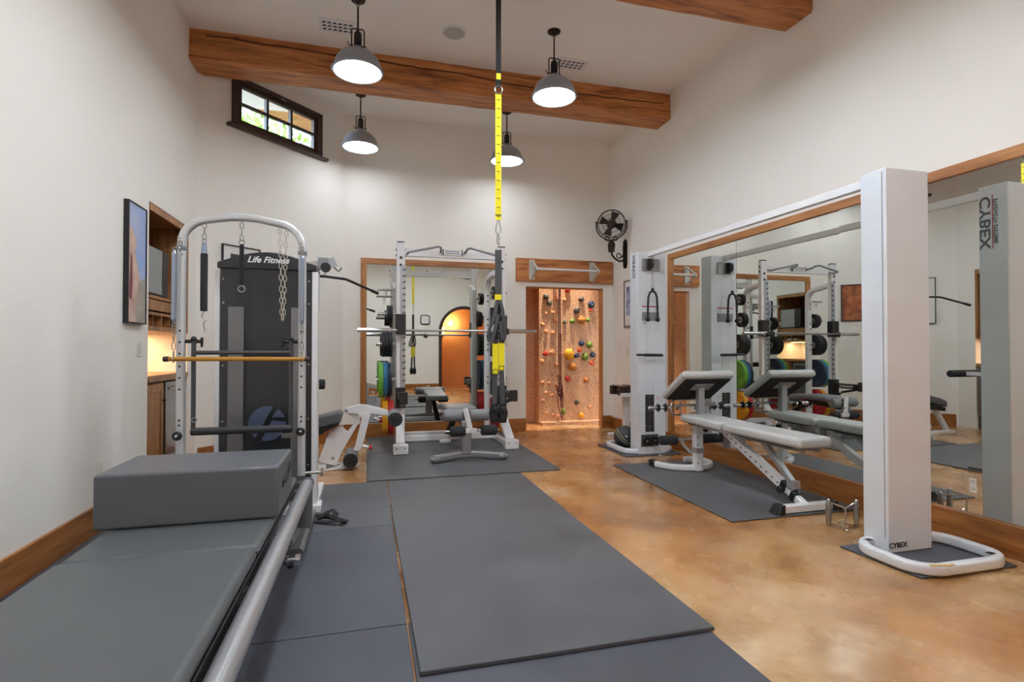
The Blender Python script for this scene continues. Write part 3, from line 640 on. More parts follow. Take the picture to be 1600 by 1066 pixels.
B().ring((x, yy, 1.895), (0, 1, 0), .016, .0035, 20, 6).ring((x, yy-.002, 1.60), (0, 1, 0), .020, .0035, 22, 6).done('ring', STEEL, t)
c = chain(B(), (-.553, yy-.004, 1.998), (-.538, yy-.004, 1.40), 16, .010, .0026); chain(c, (-.513, yy-.004, 1.982), (-.528, yy-.004, 1.40), 16, .010, .0026); tag(c.done('steel_chain', mat('pale_steel', (206, 202, 190), .3, metal=.8)), 'long doubled steel chain hanging in a loop at the right of the arch', 'chain')
B_ = B().tube([(-1.02, yy, 2.033), (-1.012, yy-.01, 2.01), (-1.02, yy-.01, 1.995)], .003, 6); tag(B_.done('steel_hook', STEEL), 'small empty hook at the left of the tower arch', 'hook')
# big padded box on the bench
bx_ = thing('padded_box', (-.775, 2.95, .432), 'large grey vinyl padded box standing across the bench', 'padded box')
B().bx(-1.155, -.405, 2.725, 3.19, .4235, .667).done('box_body', VINYLD, bx_, bevel=.014, seg=4)
B().tube([(-.404, 2.86, .56), (-.397, 2.90, .555), (-.392, 2.98, .585), (-.397, 3.06, .60), (-.404, 3.09, .60)], .007, 8).bx(-.4045, -.401, 2.85, 2.875, .535, .57).bx(-.4045, -.401, 3.08, 3.10, .58, .615).done('carry_strap', BLKS, bx_)
# strap lying on the mat
b = B(); fl = [(-.0225, -.002), (.0225, -.002), (.0225, .002), (-.0225, .002)]
b.path([(-.36, 4.11, .02), (-.30, 4.07, .03), (-.22, 3.99, .022), (-.165, 3.93, .02), (-.145, 3.89, .03), (-.16, 3.86, .04), (-.22, 3.87, .036), (-.31, 3.93, .022), (-.36, 3.97, .019)], fl)
b.path([(-.34, 4.02, .022), (-.27, 4.06, .05), (-.24, 4.10, .052), (-.22, 4.06, .03), (-.23, 4.0, .026)], fl)
tag(b.done('loose_strap', BLKS), 'loose black strap lying coiled on the mat beside the tower foot', 'strap')

# ============================================================ LAT PULLDOWN
lp = thing('lat_pulldown_machine', (-.7, 4.6, .013), 'tall dark-shrouded lat pulldown machine behind the tower', 'exercise machine')
SX0, SX1 = -1.02, -.405
SH = mat('shroud_plastic', (40, 41, 44), .25, coat=.3)
b = B(); n = 12
pf = [(SX0+(SX1-SX0)*k/n, 4.2+.028*(1-math.sin(math.pi*k/n))) for k in range(n+1)]
b.xy(pf + [(SX1, 4.5), (SX0, 4.5)], .12, 1.80); b.done('weight_shroud', SH, lp)
b = B(); cp = [(-1.035, 1.795), (-.372, 1.795), (-.372, 1.835)] + [(-.372-.663*k/12, 1.835+.085*math.sin(math.pi*k/12)) for k in range(1, 12)] + [(-1.035, 1.835)]
b.xz(cp, 4.19, 4.52); cap = b.done('top_cap', mat('cap_plastic', (46, 47, 50), .35), lp, bevel=.006)
text('maker_lettering', 'Life Fitness', .062, (-.70, 4.184, 1.860), (1, 0, .0), (0, 0, 1), mat('letter_white', (235, 236, 238), .4), cap, .001, .35, bold=.0012, width=1.0)
b = B()
for x0, x1 in ((-.962, -.86), (-.545, -.44)): b.bx(x0, x1, 4.192, 4.23, .25, 1.52)
b.done('side_strip', mat('strip_grey', (132, 131, 133), .3, metal=.5), lp, bevel=.002)
b = B()
for x in (-1.0, -.425):
    for z in (1.72, 1.55, 1.1, .7, .36): b.lathe([(.008, 0), (.007, .004), (.001, .006)], (x, 4.222, z), (0, -1, 0), 12)
b.done('shroud_bolt', STEEL, lp)
# emblem: disc split by a slanted slot and a short bar
def disc_piece(ok):
    pass
EMB = mat('emblem_blue_grey', (92, 104, 132), .35, metal=.4)
cx, cz, r = -.70, .68, .125
b = B()
lf = [(cx + r*math.cos(R(a)), cz + r*math.sin(R(a))) for a in range(72, 237, 8)]
b.xz(lf, 4.183, 4.19)
rt = [(cx + r*math.cos(R(a)), cz + r*math.sin(R(a))) for a in range(-108, 9, 8)] + [(cx+.03, cz+.02)] 
b.xz(rt, 4.183, 4.19)
ru = [(cx + r*math.cos(R(a)), cz + r*math.sin(R(a))) for a in range(20, 57, 6)] + [(cx+.03, cz+.043)]
b.xz(ru, 4.183, 4.19)
b.done('round_emblem', EMB, lp)
WH = WHITE
B().bx(-.402, -.362, 4.20, 4.34, .06, 1.79).bx(-1.06, -1.025, 4.24, 4.34, .06, 1.79).done('upright', WH, lp, bevel=.004)
B().bx(-1.08, -.33, 4.18, 4.32, .013, .07).bx(-.44, -.36, 4.3, 4.9, .013, .07).bx(-.98, -.90, 4.3, 4.9, .013, .07).done('base_frame', WH, lp, bevel=.006)
HX, HY = -.431, 5.8
B().bx(-.62, -.55, 5.92, 5.99, .02, 2.12).bar((-.585, 5.955, 2.10), (HX-.02, 5.80, 2.10), .06, .06).bx(-.64, -.53, 5.86, 6.05, .0135, .05).done('mast', WH, lp, bevel=.006)
B().bx(HX-.065, HX+.04, HY-.05, HY+.05, 2.035, 2.15).done('pulley_bracket', SILD, lp, bevel=.004)
B().bar((HX+.04, HY, 2.15), (HX+.085, HY, 2.06), .09, .02, up=(0, 1, 0)).done('bracket_plate', SILVER, lp)
B().lathe([(.045, -.012), (.05, -.012), (.044, 0), (.05, .012), (.045, .012)], (HX+.01, HY-.04, 2.05), (0, 1, 0), 24).done('pulley_wheel', BLACK, lp)
B().tube([(HX+.075, HY, 2.075), (HX+.11, HY, 2.04), (HX+.13, HY, 2.02), (HX+.155, HY, 2.04), (HX+.16, HY, 2.06)], .006, 8).done('storage_hook', BLACKM, lp)
B().cyl((-.95, 5.4, .88), (-.395, 5.4, .88), .048).done('thigh_roller', FOAM, lp, bevel=.012)
B().bar((-.66, 5.40, .88), (-.66, 4.49, .88), .05, .05).done('roller_arm', WH, lp)
t = thing('lat_bar', (HX, HY, 1.83), 'black lat pulldown bar with drooping ends hanging from the pulley', 'pulldown bar')
UB = Vector((.533, .29, 0))/.607
def lb(s, z): return (HX+UB.x*s, HY+UB.y*s, z)
B().tube([lb(-.605, 1.833), lb(-.26, 1.948), lb(-.22, 1.956), lb(0, 1.963), lb(.22, 1.956), lb(.26, 1.946), lb(.605, 1.833)], .0135, 14).done('bar', BLACKM, t)
B().tube([lb(-.53, 1.858), lb(-.61, 1.831)], .018, 14).tube([lb(.53, 1.858), lb(.61, 1.831)], .018, 14).done('end_grip', FOAM, t)
B().ring((HX, HY, 1.98), (0, 1, 0), .013, .004, 16, 6).tube([(HX, HY, 1.99), (HX, HY, 2.034)], .004, 6).done('link', STEEL, t)

# ============================================================ LEG EXTENSION
le = thing('leg_extension_machine', (-.2, 5.6, 0), 'white leg extension machine with black rollers beside the rack', 'exercise machine')
Y0, Y1 = 5.70, 5.86
b = B(); PA = [(-0.477, 0.097), (-0.379, 0.381), (-0.270, 0.434), (-0.197, 0.374), (-0.113, 0.481), (-0.214, 0.567), (-0.198, 0.613), (-0.141, 0.605), (-0.077, 0.480), (-0.251, 0.175), (-0.306, 0.030), (-0.460, 0.079)]
b.xz(PA, Y0, Y0+.05); b.done('side_plate', WH, le, bevel=.006)
b = B(); b.xz([(-0.231, 0.595), (-0.210, 0.621), (-0.074, 0.651), (0.006, 0.642), (0.202, 0.584), (0.202, 0.525), (0.041, 0.553), (-0.005, 0.560), (-0.061, 0.509), (-0.108, 0.557), (-0.208, 0.560)], Y0-.03, Y0+.02); b.done('lever_arm', WH, le, bevel=.006)
b = B(); b.xz([(-0.050, 0.556), (0.029, 0.559), (-0.049, 0.227), (-0.072, 0.181), (-0.143, 0.185), (-0.123, 0.230)], Y0-.04, Y0); b.done('shin_arm', WH, le, bevel=.006)
RW = mat('roller_rubber', (34, 34, 36), .5)
for cx, cz in ((0.272, 0.498), (-0.164, 0.103)):
    o = B().lathe([(.062, 0), (.07, .02), (.07, .34), (.062, .36)], (cx, Y0-.10, cz), (0, 1, 0), 36).done('roller', PADG if cz > .3 else PADG, le)
    b = B(); b.lathe([(.069, -.004), (.071, 0), (.071, .03), (.066, .034)], (cx, Y0-.13, cz), (0, 1, 0), 36)
    rb = B()
    for k in range(16):
        a = R(k*22.5); rb.box((cx+.044*math.cos(a), Y0-.137, cz+.044*math.sin(a)), (.036, .007, .009), (0, -k*22.5, 0))
    b.done('roller_cap', mat('cap_face', (70, 71, 74), .5), o); b = rb
    b.lathe([(.026, 0), (.022, -.012), (.001, -.014)], (cx, Y0-.133, cz), (0, 1, 0), 20).lathe([(.060, -.005), (.0715, -.004), (.0715, .006), (.060, .002)], (cx, Y0-.131, cz), (0, 1, 0), 36, caps=False); b.done('cap_ribs', RW, o)
b = B(); b.xz([(-0.420, 0.003), (-0.354, 0.003), (-0.164, 0.011), (-0.082, 0.034), (-0.087, 0.057), (-0.240, 0.093), (-0.256, 0.042)], Y0-.06, Y0+.0); b.done('front_foot', WH, le, bevel=.004)
B().bx(-.50, -.1, Y0+.05, Y0+.10, .0, .05).bx(-.9, -.4, Y0-.02, Y0+.08, .0, .05).bar((-.84, Y0+.05, .03), (-.55, Y0+.05, .42), .06, .06).done('base_frame', WH, le, bevel=.006)
b = B(); b.xz([(-0.635, 0.482), (-0.528, 0.525), (-0.282, 0.582), (-0.242, 0.561), (-0.263, 0.482), (-0.512, 0.426), (-0.635, 0.400)], Y0-.1, Y0+.19); b.done('seat', VINYL, le, bevel=.012)
b = B(); b.xz([(-0.615, 0.390), (-0.512, 0.421), (-0.266, 0.482), (-0.282, 0.452), (-0.410, 0.393), (-0.430, 0.370), (-0.615, 0.339)], Y0-.09, Y0+.18); b.done('seat_base', BLACK, le, bevel=.006)
b = B(); b.cyl((-0.046, Y0-.02, 0.226), (0.010, Y0-.02, 0.211), .017).cyl((0.061, Y0+.1, 0.493), (0.118, Y0+.1, 0.467), .016); b.done('pin_sleeve', WH, le)
b = B(); b.ball((0.027, Y0-.02, 0.206), .022, sub=3).ball((0.130, Y0+.1, 0.460), .022, sub=3); b.done('red_knob', RED, le)
b = B(); b.lathe([(.02, 0), (.018, -.006), (.001, -.01)], (-0.210, Y0-.03, 0.590), (0, 1, 0), 16).lathe([(.018, 0), (.016, -.006), (.001, -.01)], (-0.338, Y0, 0.113), (0, 1, 0), 16).lathe([(.014, 0), (.012, -.006), (.001, -.01)], (-0.389, Y0, 0.339), (0, 1, 0), 16); b.done('pivot_bolt', SILVER, le)

# ============================================================ POWER RACK
UY = 6.655; ULX, URX = .383, 1.652
rk = thing('power_rack', (1.018, 6.75, .014), 'white power rack with notched uprights and plate storage, in front of the back mirror', 'power rack')
for x in (ULX, URX):
    B().bx(x-.05, x+.05, UY-.035, UY+.035, .36, 2.515).done('upright', WH, rk, bevel=.008)
    B().bx(x-.043, x+.043, UY-.028, UY+.028, 2.515, 2.53).done('upright_cap', BLACK, rk)
    b = B(); b.bx(x-.005 if x < 1 else x-.052, x+.052 if x < 1 else x+.005, UY-.046, UY-.034, .75, 2.24); lad = b.done('notch_plate', mat('zinc_plate', (172, 174, 178), .35, metal=.6), rk, bevel=.002)
    b = B()
    for k in range(19):
        z = .82+.075*k; s = 1 if x < 1 else -1
        b.hull([[(x+s*.018, yy, z), (x+s*.056, yy, z), (x+s*.056, yy, z+.034), (x+s*.04, yy, z+.018), (x+s*.018, yy, z+.016)] for yy in (UY-.05, UY-.045)])
    b.done('notch', mat('notch_dark', (84, 86, 90), .5), lad)
    b = B()
    for z in (2.33, 2.24): b.lathe([(.017, 0), (.017, .006), (.009, .008), (.009, .014), (.001, .015)], (x, UY-.035, z), (0, -1, 0), 18)
    for z in (2.43, 2.36):
        for s in (-1, 1): b.lathe([(.013, 0), (.012, .01), (.001, .012)], (x+s*.05, UY, z), (s, 0, 0), 12)
    b.done('frame_bolt', BLACKM, rk)
    # slanted lower leg and foot
    s = -1 if x < 1 else 1
    B().bar((x+s*-.0, UY-.005, .40), (x+s*.02, 6.30, .11), .10, .07, up=(0, 1, 0)).bx(x+s*.02-.085+.0, x+s*.02+.085, 6.19, 6.30, .016, .125).bar((x+s*.02, 6.28, .045), (x+s*.0, 7.25, .045), .08, .06).done('foot', WH, rk, bevel=.008)
    B().lathe([(.008, 0), (.001, .003)], (x+s*.02-.045, 6.19, .085), (0, -1, 0), 10).lathe([(.008, 0), (.001, .003)], (x+s*.02+.045, 6.19, .085), (0, -1, 0), 10).done('foot_bolt', BLACKM, rk)
    # cane-shaped rear post
    x = x if x < 1 else 1.567; cane = [(x, 7.12, .05), (x, 7.12, 1.2), (x, 7.12, 2.0)] + [(x, 6.98+.14*math.cos(R(a)), 2.02+.14*math.sin(R(a))) for a in (10, 30, 50, 70, 85)] + [(x, 6.8, 2.185), (x, UY+.03, 2.20)]
    cane = cane[:-1] + [((x+.5*(URX-x)) if x > 1 else x, 6.75, 2.20), (URX if x > 1 else x, UY+.03, 2.20)]
    B().path(cane, rrect(.075, .075, .012, 2), up=(1, 0, 0)).done('rear_post', WH, rk, sharp=50)
    b = B()
    for z in (1.94, 1.86, 1.62, 1.54, 1.28, 1.2, .84, .76, .36, .28): b.lathe([(.011, 0), (.01, .008), (.001, .01)], (x-.0, 7.082, z), (0, -1, 0), 12)
    b.done('post_bolt', BLACKM, rk)
B().bx(ULX+.05, URX-.05, UY-.02, UY+.03, 2.355, 2.37).xz([(ULX+.05, 2.37), (URX-.05, 2.37), (URX-.05, 2.462), (1.13, 2.435), (1.13, 2.44), (.91, 2.44), (.91, 2.435), (ULX+.05, 2.462)], UY-.008, UY+.014).done('top_crossmember', WH, rk, bevel=.003)
for s in (-1, 1):
    c = 1.018
    g = [(c+s*.56, UY-.02, 2.385), (c+s*.57, UY-.10, 2.362), (c+s*.55, UY-.19, 2.375), (c+s*.30, UY-.20, 2.43), (c+s*.20, UY-.2, 2.455), (c+s*.165, UY-.17, 2.45), (c+s*.155, UY-.1, 2.425), (c+s*.15, UY-.015, 2.42)]
    B().tube(g, .0135, 12).done('pull_up_grip', SILD, rk)
pl = B().bx(.905, 1.13, UY-.028, UY-.012, 2.385, 2.455).done('name_plate', WH, rk, bevel=.003)
b = B()
for s in (-1, 1): b.bx(1.018+s*.118-.006, 1.018+s*.118+.006, UY-.026, UY-.006, 2.385, 2.46)
b.done('plate_clip', BLACKM, rk)
rg = random.Random(5); b = B()
for row in range(2):
    xx = .925
    while xx < 1.105:
        ww = rg.uniform(.008, .018); b.bx(xx, xx+ww, UY-.0295, UY-.0275, 2.40+row*.027, 2.418+row*.027); xx += ww+.006
b.done('worn_lettering', mat('worn_grey', (120, 122, 126), .5), pl)
B().bx(ULX, 1.567, 7.10, 7.15, .06, .13).bx(.90, 1.0, 7.08, 7.10, .02, .07).bx(ULX+.05, URX-.05, UY-.01, UY+.03, .085, .15).bx(.86, 1.0, UY-.02, UY+.02, .05, .086).done('lower_crossmember', WH, rk, bevel=.005)
# horns
HL = [1.985, 1.67, 1.28, .82, .34]
for x, s in ((ULX, -1), (1.567, 1)):
    for z in HL:
        L = .27
        B().cyl((x+s*.035, 7.12, z), (x+s*(L-.0), 7.12, z), .014 if z > 1.9 else .0235, seg=18).cyl((x+s*.03, 7.12, z), (x+s*.042, 7.12, z), .032).done('storage_horn', CHROME, rk)
# j hooks and safety arms
JH = mat('hook_black', (32, 32, 34), .45)
for x in (ULX, URX):
    B().bx(x-.06, x+.06, UY-.065, UY+.04, 1.40, 1.64).bx(x-.05, x+.05, UY-.17, UY-.06, 1.395, 1.425).bx(x-.05, x+.05, UY-.185, UY-.165, 1.395, 1.47).done('bar_hook', JH, rk, bevel=.005)
    a_ = B().bx(x-.055, x+.055, UY-.06, UY+.04, .50, .75).bx(x-.045, x+.045, 6.06, UY-.05, .63, .70).bar((x, 6.10, .63), (x, UY-.05, .52), .05, .03).bx(x-.048, x+.048, 6.05, 6.075, .60, .735).done('safety_arm', JH, rk, bevel=.005)
    s = 1 if x > 1 else -1
    b = B(); rg = random.Random(9); yv = 6.16
    while yv < 6.5:
        wv = rg.uniform(.012, .022); b.bx(x+.0455 if True else 0, x+.0465, yv, yv+wv, .65, .682); yv += wv+.008
    b.done('arm_lettering', mat('letter_pale', (214, 200, 196), .5), a_)
# weight plates
def plate(name, col, rim, r, th, hub=None, m=None):
    t = thing('weight_plate', (0, 0, 0), 'x', 'weight plate')
    h = th/2
    B().lathe([(.026, -h), (r*.32, -h), (r*.36, -h*.55), (r*.78, -h*.55), (r*.84, -h), (r*.985, -h), (r, -h*.75), (r, h*.75), (r*.985, h), (r*.84, h), (r*.78, h*.55), (r*.36, h*.55), (r*.32, h), (.026, h), (.026, -h)], (0, 0, 0), (1, 0, 0), 40, caps=False).done('plate_disc', m, t)
    B().lathe([(.0255, -h-.001), (.05, -h-.001), (.05, -h+.004), (.0255, -h+.004)], (0, 0, 0), (1, 0, 0), 28, caps=False).lathe([(.0255, h-.004), (.05, h-.004), (.05, h+.001), (.0255, h+.001)], (0, 0, 0), (1, 0, 0), 28, caps=False).done('hub_ring', STEEL, t)
    return t
PG = mat('plate_green', (104, 178, 60), .4); PB = mat('plate_blue', (44, 118, 160), .4); PN = mat('plate_navy', (34, 48, 70), .45); PK = mat('plate_black', (36, 38, 42), .5, metal=.2)
PY = mat('plate_yellow', (232, 168, 30), .4); PR = mat('plate_red', (196, 38, 40), .4)
specs = {'green': (PG, .228, .058), 'blue': (PB, .226, .054), 'navy': (PN, .224, .042), 'yellow': (PY, .226, .066), 'red': (PR, .224, .075), 'blackm': (PK, .165, .040), 'blacks': (PK, .115, .034), 'blackt': (PK, .09, .03)}
lvl = {'green': .82, 'blue': .82, 'navy': .82, 'yellow': .34, 'red': .34, 'blackm': 1.28, 'blacks': 1.67, 'blackt': 1.985}
proto = {}
def put(kind, x, label, group=None):
    m, r, th = specs[kind]
    z = lvl[kind]-.0015
    if kind not in proto:
        t = plate(kind, None, None, r, th, m=m); t.location = (x, 7.12, z); t['label'] = label
        if group: t['group'] = group
        proto[kind] = t
    else: dup(proto[kind], (x, 7.12, z), label, group)
LO = [('green', .158, 'green bumper plate, outermost on the rack'), ('blue', .216, 'blue bumper plate next to the green one on the rack'), ('navy', .267, 'dark navy bumper plate behind the blue one on the rack'),
      ('yellow', .212, 'yellow bumper plate at the bottom of the rack'), ('red', .285, 'red bumper plate behind the yellow one at the bottom of the rack'),
      ('blackm', .19, 'middle-size black plate, outermost of three on the rack'), ('blackm', .234, 'middle-size black plate, centre one of three on the rack'), ('blackm', .278, 'middle-size black plate nearest the post of three on the rack'),
      ('blacks', .25, 'small black plate, outer of two on the upper horn of the rack'), ('blacks', .288, 'small black plate, inner of two on the upper horn of the rack')]
for k, x, l in LO: put(k, x, l+', left side')
RXP = {'green': 1.747, 'blue': 1.689, 'navy': 1.638, 'yellow': 1.728, 'red': 1.654}
for k, x, l in LO: put(k, RXP.get(k, 1.915-x), l+', right side')
put('blackt', 1.945-.29, 'very small black plate on the top right horn of the rack')
put('blackt', 1.945-.255, 'very small black plate, outer one on the top right horn of the rack')
b = B(); b.ring((.22, 7.12, 1.962), (1, .2, 0), .036, .003, 20, 6).ring((.235, 7.12, 1.962), (1, 0, 0), .036, .003, 20, 6).tube([(.22, 7.12, 1.93), (.215, 7.10, 1.87)], .003, 6).tube([(.235, 7.13, 1.93), (.24, 7.15, 1.88)], .003, 6); tag(b.done('spring_collar', STEEL), 'steel spring collar hooked on the top left horn of the rack', 'collar')
b = B(); b.ring((1.74, 7.12, 1.962), (1, .2, 0), .036, .003, 20, 6).ring((1.755, 7.12, 1.962), (1, 0, 0), .036, .003, 20, 6).tube([(1.74, 7.12, 1.93), (1.76, 7.10, 1.87)], .003, 6); tag(b.done('spring_collar', STEEL), 'steel spring collar hooked on the top right horn of the rack', 'collar')
# barbell
bb = thing('barbell', (.98, UY-.115, 1.44), 'long chrome barbell resting across the rack hooks', 'barbell')
YBR = UY-.115
B().cyl((.25, YBR, 1.44), (1.72, YBR, 1.44), .0145, seg=20).done('shaft', STEEL, bb)
B().cyl((-.125, YBR, 1.44), (.26, YBR, 1.44), .0255, seg=24).cyl((1.71, YBR, 1.44), (2.085, YBR, 1.44), .0255, seg=24).cyl((.245, YBR, 1.44), (.27, YBR, 1.44), .036).cyl((1.70, YBR, 1.44), (1.725, YBR, 1.44), .036).done('sleeve', CHROME, bb, bevel=.002)

# ============================================================ BENCH IN THE RACK
ab = thing('sit_up_bench', (1.03, 6.4, .014), 'silver grey sit-up bench with roller pads standing in the power rack', 'exercise bench')
b = B(); b.path([(.67, 5.66, .053), (.78, 5.71, .058), (.92, 5.745, .072), (1.05, 5.75, .078), (1.18, 5.745, .072), (1.32, 5.71, .058), (1.44, 5.66, .053)], rrect(.085, .075, .02)); b.done('front_foot', SILD, ab)
b = B(); b.ball((.69, 5.67, .053), .055, (1.2, 1, .65)).ball((1.42, 5.67, .053), .055, (1.2, 1, .65)); b.done('foot_cap', PADG, ab)
B().bx(.975, 1.085, 5.70, 5.79, .08, .44).done('front_post', SILD, ab, bevel=.01)
B().bar((1.03, 5.75, .40), (1.03, 6.5, .46), .07, .06).bar((1.02, 6.45, .42), (1.03, 7.15, .06), .07, .06).done('main_beam', BLACKM, ab, bevel=.006)
B().path([(.85, 7.08, .045), (1.03, 7.12, .06), (1.22, 7.08, .045)], rrect(.07, .06, .02)).done('rear_foot', SILD, ab)
B().bar((1.02, 5.73, .57), (1.075, 5.70, .33), .045, .05).bar((.98, 5.70, .335), (1.14, 5.70, .335), .05, .03, up=(0, 1, 0)).done('link_arm', WH, ab, bevel=.006)
for x0, x1, z, m, r, y in ((.79, 1.01, .490, PADG, .064, 5.80), (1.075, 1.30, .490, PADG, .064, 5.80), (.85, 1.02, .33, FOAM, .056, 5.72), (1.19, 1.37, .33, FOAM, .056, 5.72)):
    B().cyl((x0, y, z), (x1, y, z), r, seg=28).done('roller_pad', m, ab, bevel=.02)
B().cyl((.79, 5.72, .33), (1.39, 5.72, .33), .012).cyl((.78, 5.80, .49), (1.31, 5.80, .49), .012).done('roller_bar', STEEL, ab)
B().bx(.85, 1.20, 5.98, 6.42, .49, .565).done('seat_pad', PADG, ab, bevel=.03, seg=4)
B().hull([[(.87, 6.44, .48), (1.18, 6.44, .48), (1.18, 6.44, .56), (.87, 6.44, .56)], [(.87, 7.05, .43), (1.18, 7.05, .43), (1.18, 7.05, .505), (.87, 7.05, .505)]]).done('back_pad', PADG, ab, bevel=.025, seg=4)

# ============================================================ SUSPENSION TRAINER
TXX, TY = .915, 3.78
an = thing('anchor_strap', (TXX, TY, 3.1), 'long black strap with a yellow tag hanging from the near beam', 'strap')
flat = lambda w_, t_=.002: [(-w_/2, -t_), (w_/2, -t_), (w_/2, t_), (-w_/2, t_)]
def ribbon(pts, w_, t_=.0015): return B().path(pts, flat(w_, t_), up=(0, -1, 0))
B().bx(TXX-.019, TXX+.019, TY-.002, TY+.002, 3.14, 4.105).bx(TXX-.019, TXX+.019, TY-.006, TY-.003, 3.13, 4.105).done('webbing', BLKS, an)
B().bx(TXX-.017, TXX+.017, TY-.008, TY-.0061, 3.19, 3.235).done('yellow_tag', YEL, an)
B().ring((TXX, TY-.003, 3.115), (0, 1, 0), .028, .005, 24, 8).bx(TXX-.05, TXX+.05, TY-.03, TY+.03, 4.098, 4.105).done('ring', STEEL, an)
ys = thing('yellow_strap', (TXX, TY, 2.14), 'bright yellow extension strap with stitched steps below the black one', 'strap')
o = B().bx(TXX-.0225, TXX+.0225, TY-.002, TY+.002, 2.16, 3.085).done('webbing', YEL, ys)
b = B()
for k in range(14): b.bx(TXX-.012, TXX+.012, TY-.0028, TY-.002, 3.04-.066*k, 3.046-.066*k)
b.bx(TXX-.0225, TXX+.0225, TY-.0032, TY-.002, 2.19, 2.20).done('stitching', mat('olive_stitch', (110, 100, 20), .8), o)
b = B(); b.tube([(TXX-.006, TY, 2.155), (TXX-.019, TY, 2.10), (TXX-.018, TY, 2.07), (TXX, TY, 2.055), (TXX+.018, TY, 2.07), (TXX+.019, TY, 2.10), (TXX+.006, TY, 2.155)], .004, 8, True, up=(0, 1, 0)); b.done('carabiner', STEEL, ys)
su = thing('suspension_trainer', (TXX, TY, .70), 'grey and yellow suspension trainer straps with looped handles hanging before the rack', 'suspension trainer')
B().tube([(TXX-.006, TY, 2.055), (TXX-.012, TY, 1.99), (TXX+.004, TY, 1.975), (TXX+.008, TY, 2.04)], .004, 8, True, up=(0, 1, 0)).tube([(TXX, TY, 1.985), (TXX-.02, TY, 1.935), (TXX+.02, TY, 1.935)], .004, 8, True, up=(0, 1, 0)).done('top_carabiner', STEEL, su)
B().bx(TXX-.024, TXX+.024, TY-.004, TY+.004, 1.615, 1.94).done('main_strap', GREYS, su)
tg = B().bx(TXX-.026, TXX+.022, TY-.0055, TY+.0055, 1.575, 1.615).done('yellow_band', YEL, su)
text('strap_mark', 'TRX', .02, (TXX, TY-.0042, 1.85), (0, 0, -1), (1, 0, 0), BLACK, su, .0006)
b = ribbon([(TXX-.006, TY, 1.58), (TXX-.022, TY-.01, 1.50), (TXX-.048, TY-.02, 1.42), (TXX-.068, TY-.02, 1.36), (TXX-.080, TY-.02, 1.31), (TXX-.074, TY-.02, 1.275), (TXX-.056, TY-.02, 1.27), (TXX-.045, TY-.02, 1.30), (TXX-.032, TY-.02, 1.35), (TXX-.018, TY-.02, 1.41), (TXX-.004, TY-.015, 1.47)], .026)
b.path([(TXX+.012, TY, 1.58), (TXX+.030, TY-.01, 1.5), (TXX+.046, TY, 1.40), (TXX+.052, TY, 1.33), (TXX+.045, TY, 1.285), (TXX+.030, TY-.01, 1.275), (TXX+.022, TY-.01, 1.32), (TXX+.014, TY-.01, 1.42)], flat(.024), up=(0, -1, 0))
b.done('loop_strap', GREYS, su)
ribbon([(TXX+.004, TY+.008, 1.58), (TXX-.004, TY+.008, 1.45), (TXX-.010, TY+.008, 1.28)], .020).path([(TXX+.012, TY+.010, 1.56), (TXX+.018, TY+.010, 1.28)], flat(.018), up=(0, -1, 0)).done('inner_strap', BLKS, su)
B().bx(TXX-.04, TXX-.004, TY-.012, TY+.012, 1.255, 1.285).bx(TXX+.006, TXX+.045, TY-.012, TY+.012, 1.26, 1.29).done('buckle', BLACK, su, bevel=.003)
for xo, z0 in ((-.023, 1.035), (.023, 1.06)):
    o = B().bx(TXX+xo-.021, TXX+xo+.021, TY-.009, TY+.003, z0, 1.265).done('yellow_strap_leg', YEL, su)
    b = B(); b.bx(TXX+xo-.020, TXX+xo+.020, TY-.0105, TY-.009, z0+.032, z0+.036).bx(TXX+xo-.020, TXX+xo+.020, TY-.0105, TY-.009, z0+.002, z0+.005).bx(TXX+xo-.020, TXX+xo-.017, TY-.0105, TY-.009, z0, z0+.036).bx(TXX+xo+.017, TXX+xo+.020, TY-.0105, TY-.009, z0, z0+.036); b.done('label_outline', BLACK, o)
    ribbon([(TXX+xo, TY-.003, z0+.01), (TXX+xo*1.25, TY-.003, .93), (TXX+xo*1.35, TY-.003, .80)], .036, .0025).done('lower_strap', GREYS, su)
    hx = TXX+xo*1.35
    ribbon([(hx-.008, TY-.01, .82), (hx-.024, TY-.012, .75), (hx-.012, TY-.012, .69), (hx+.012, TY-.012, .69), (hx+.022, TY-.012, .75), (hx+.008, TY-.01, .82)], .032, .002).done('foot_cradle', BLKS, su)
    B().cyl((hx, TY-.065, .785), (hx, TY+.055, .785), .016).bx(hx-.02, hx+.02, TY-.02, TY+.012, .705, .80).done('handle_grip', FOAM, su, bevel=.004)

# ============================================================ CABLE CROSSOVER
CY0, CY1 = 2.477, 5.53
cc = thing('cable_crossover_machine', (3.14, 4.0, .012), 'white cable crossover machine: two square columns joined by a top bar', 'exercise machine')
# near column
B().bx(2.968, 3.30, CY0, CY0+.17, .012, 2.303).done('column', WHITEC, cc, bevel=.006)
B().bx(2.995, 3.008, CY0+.03, CY0+.14, .05, 2.27).bx(2.964, 2.969, CY0+.022, CY0+.026, .1, 2.28).done('panel_seam', mat('seam_grey', (168, 168, 172), .4), cc)
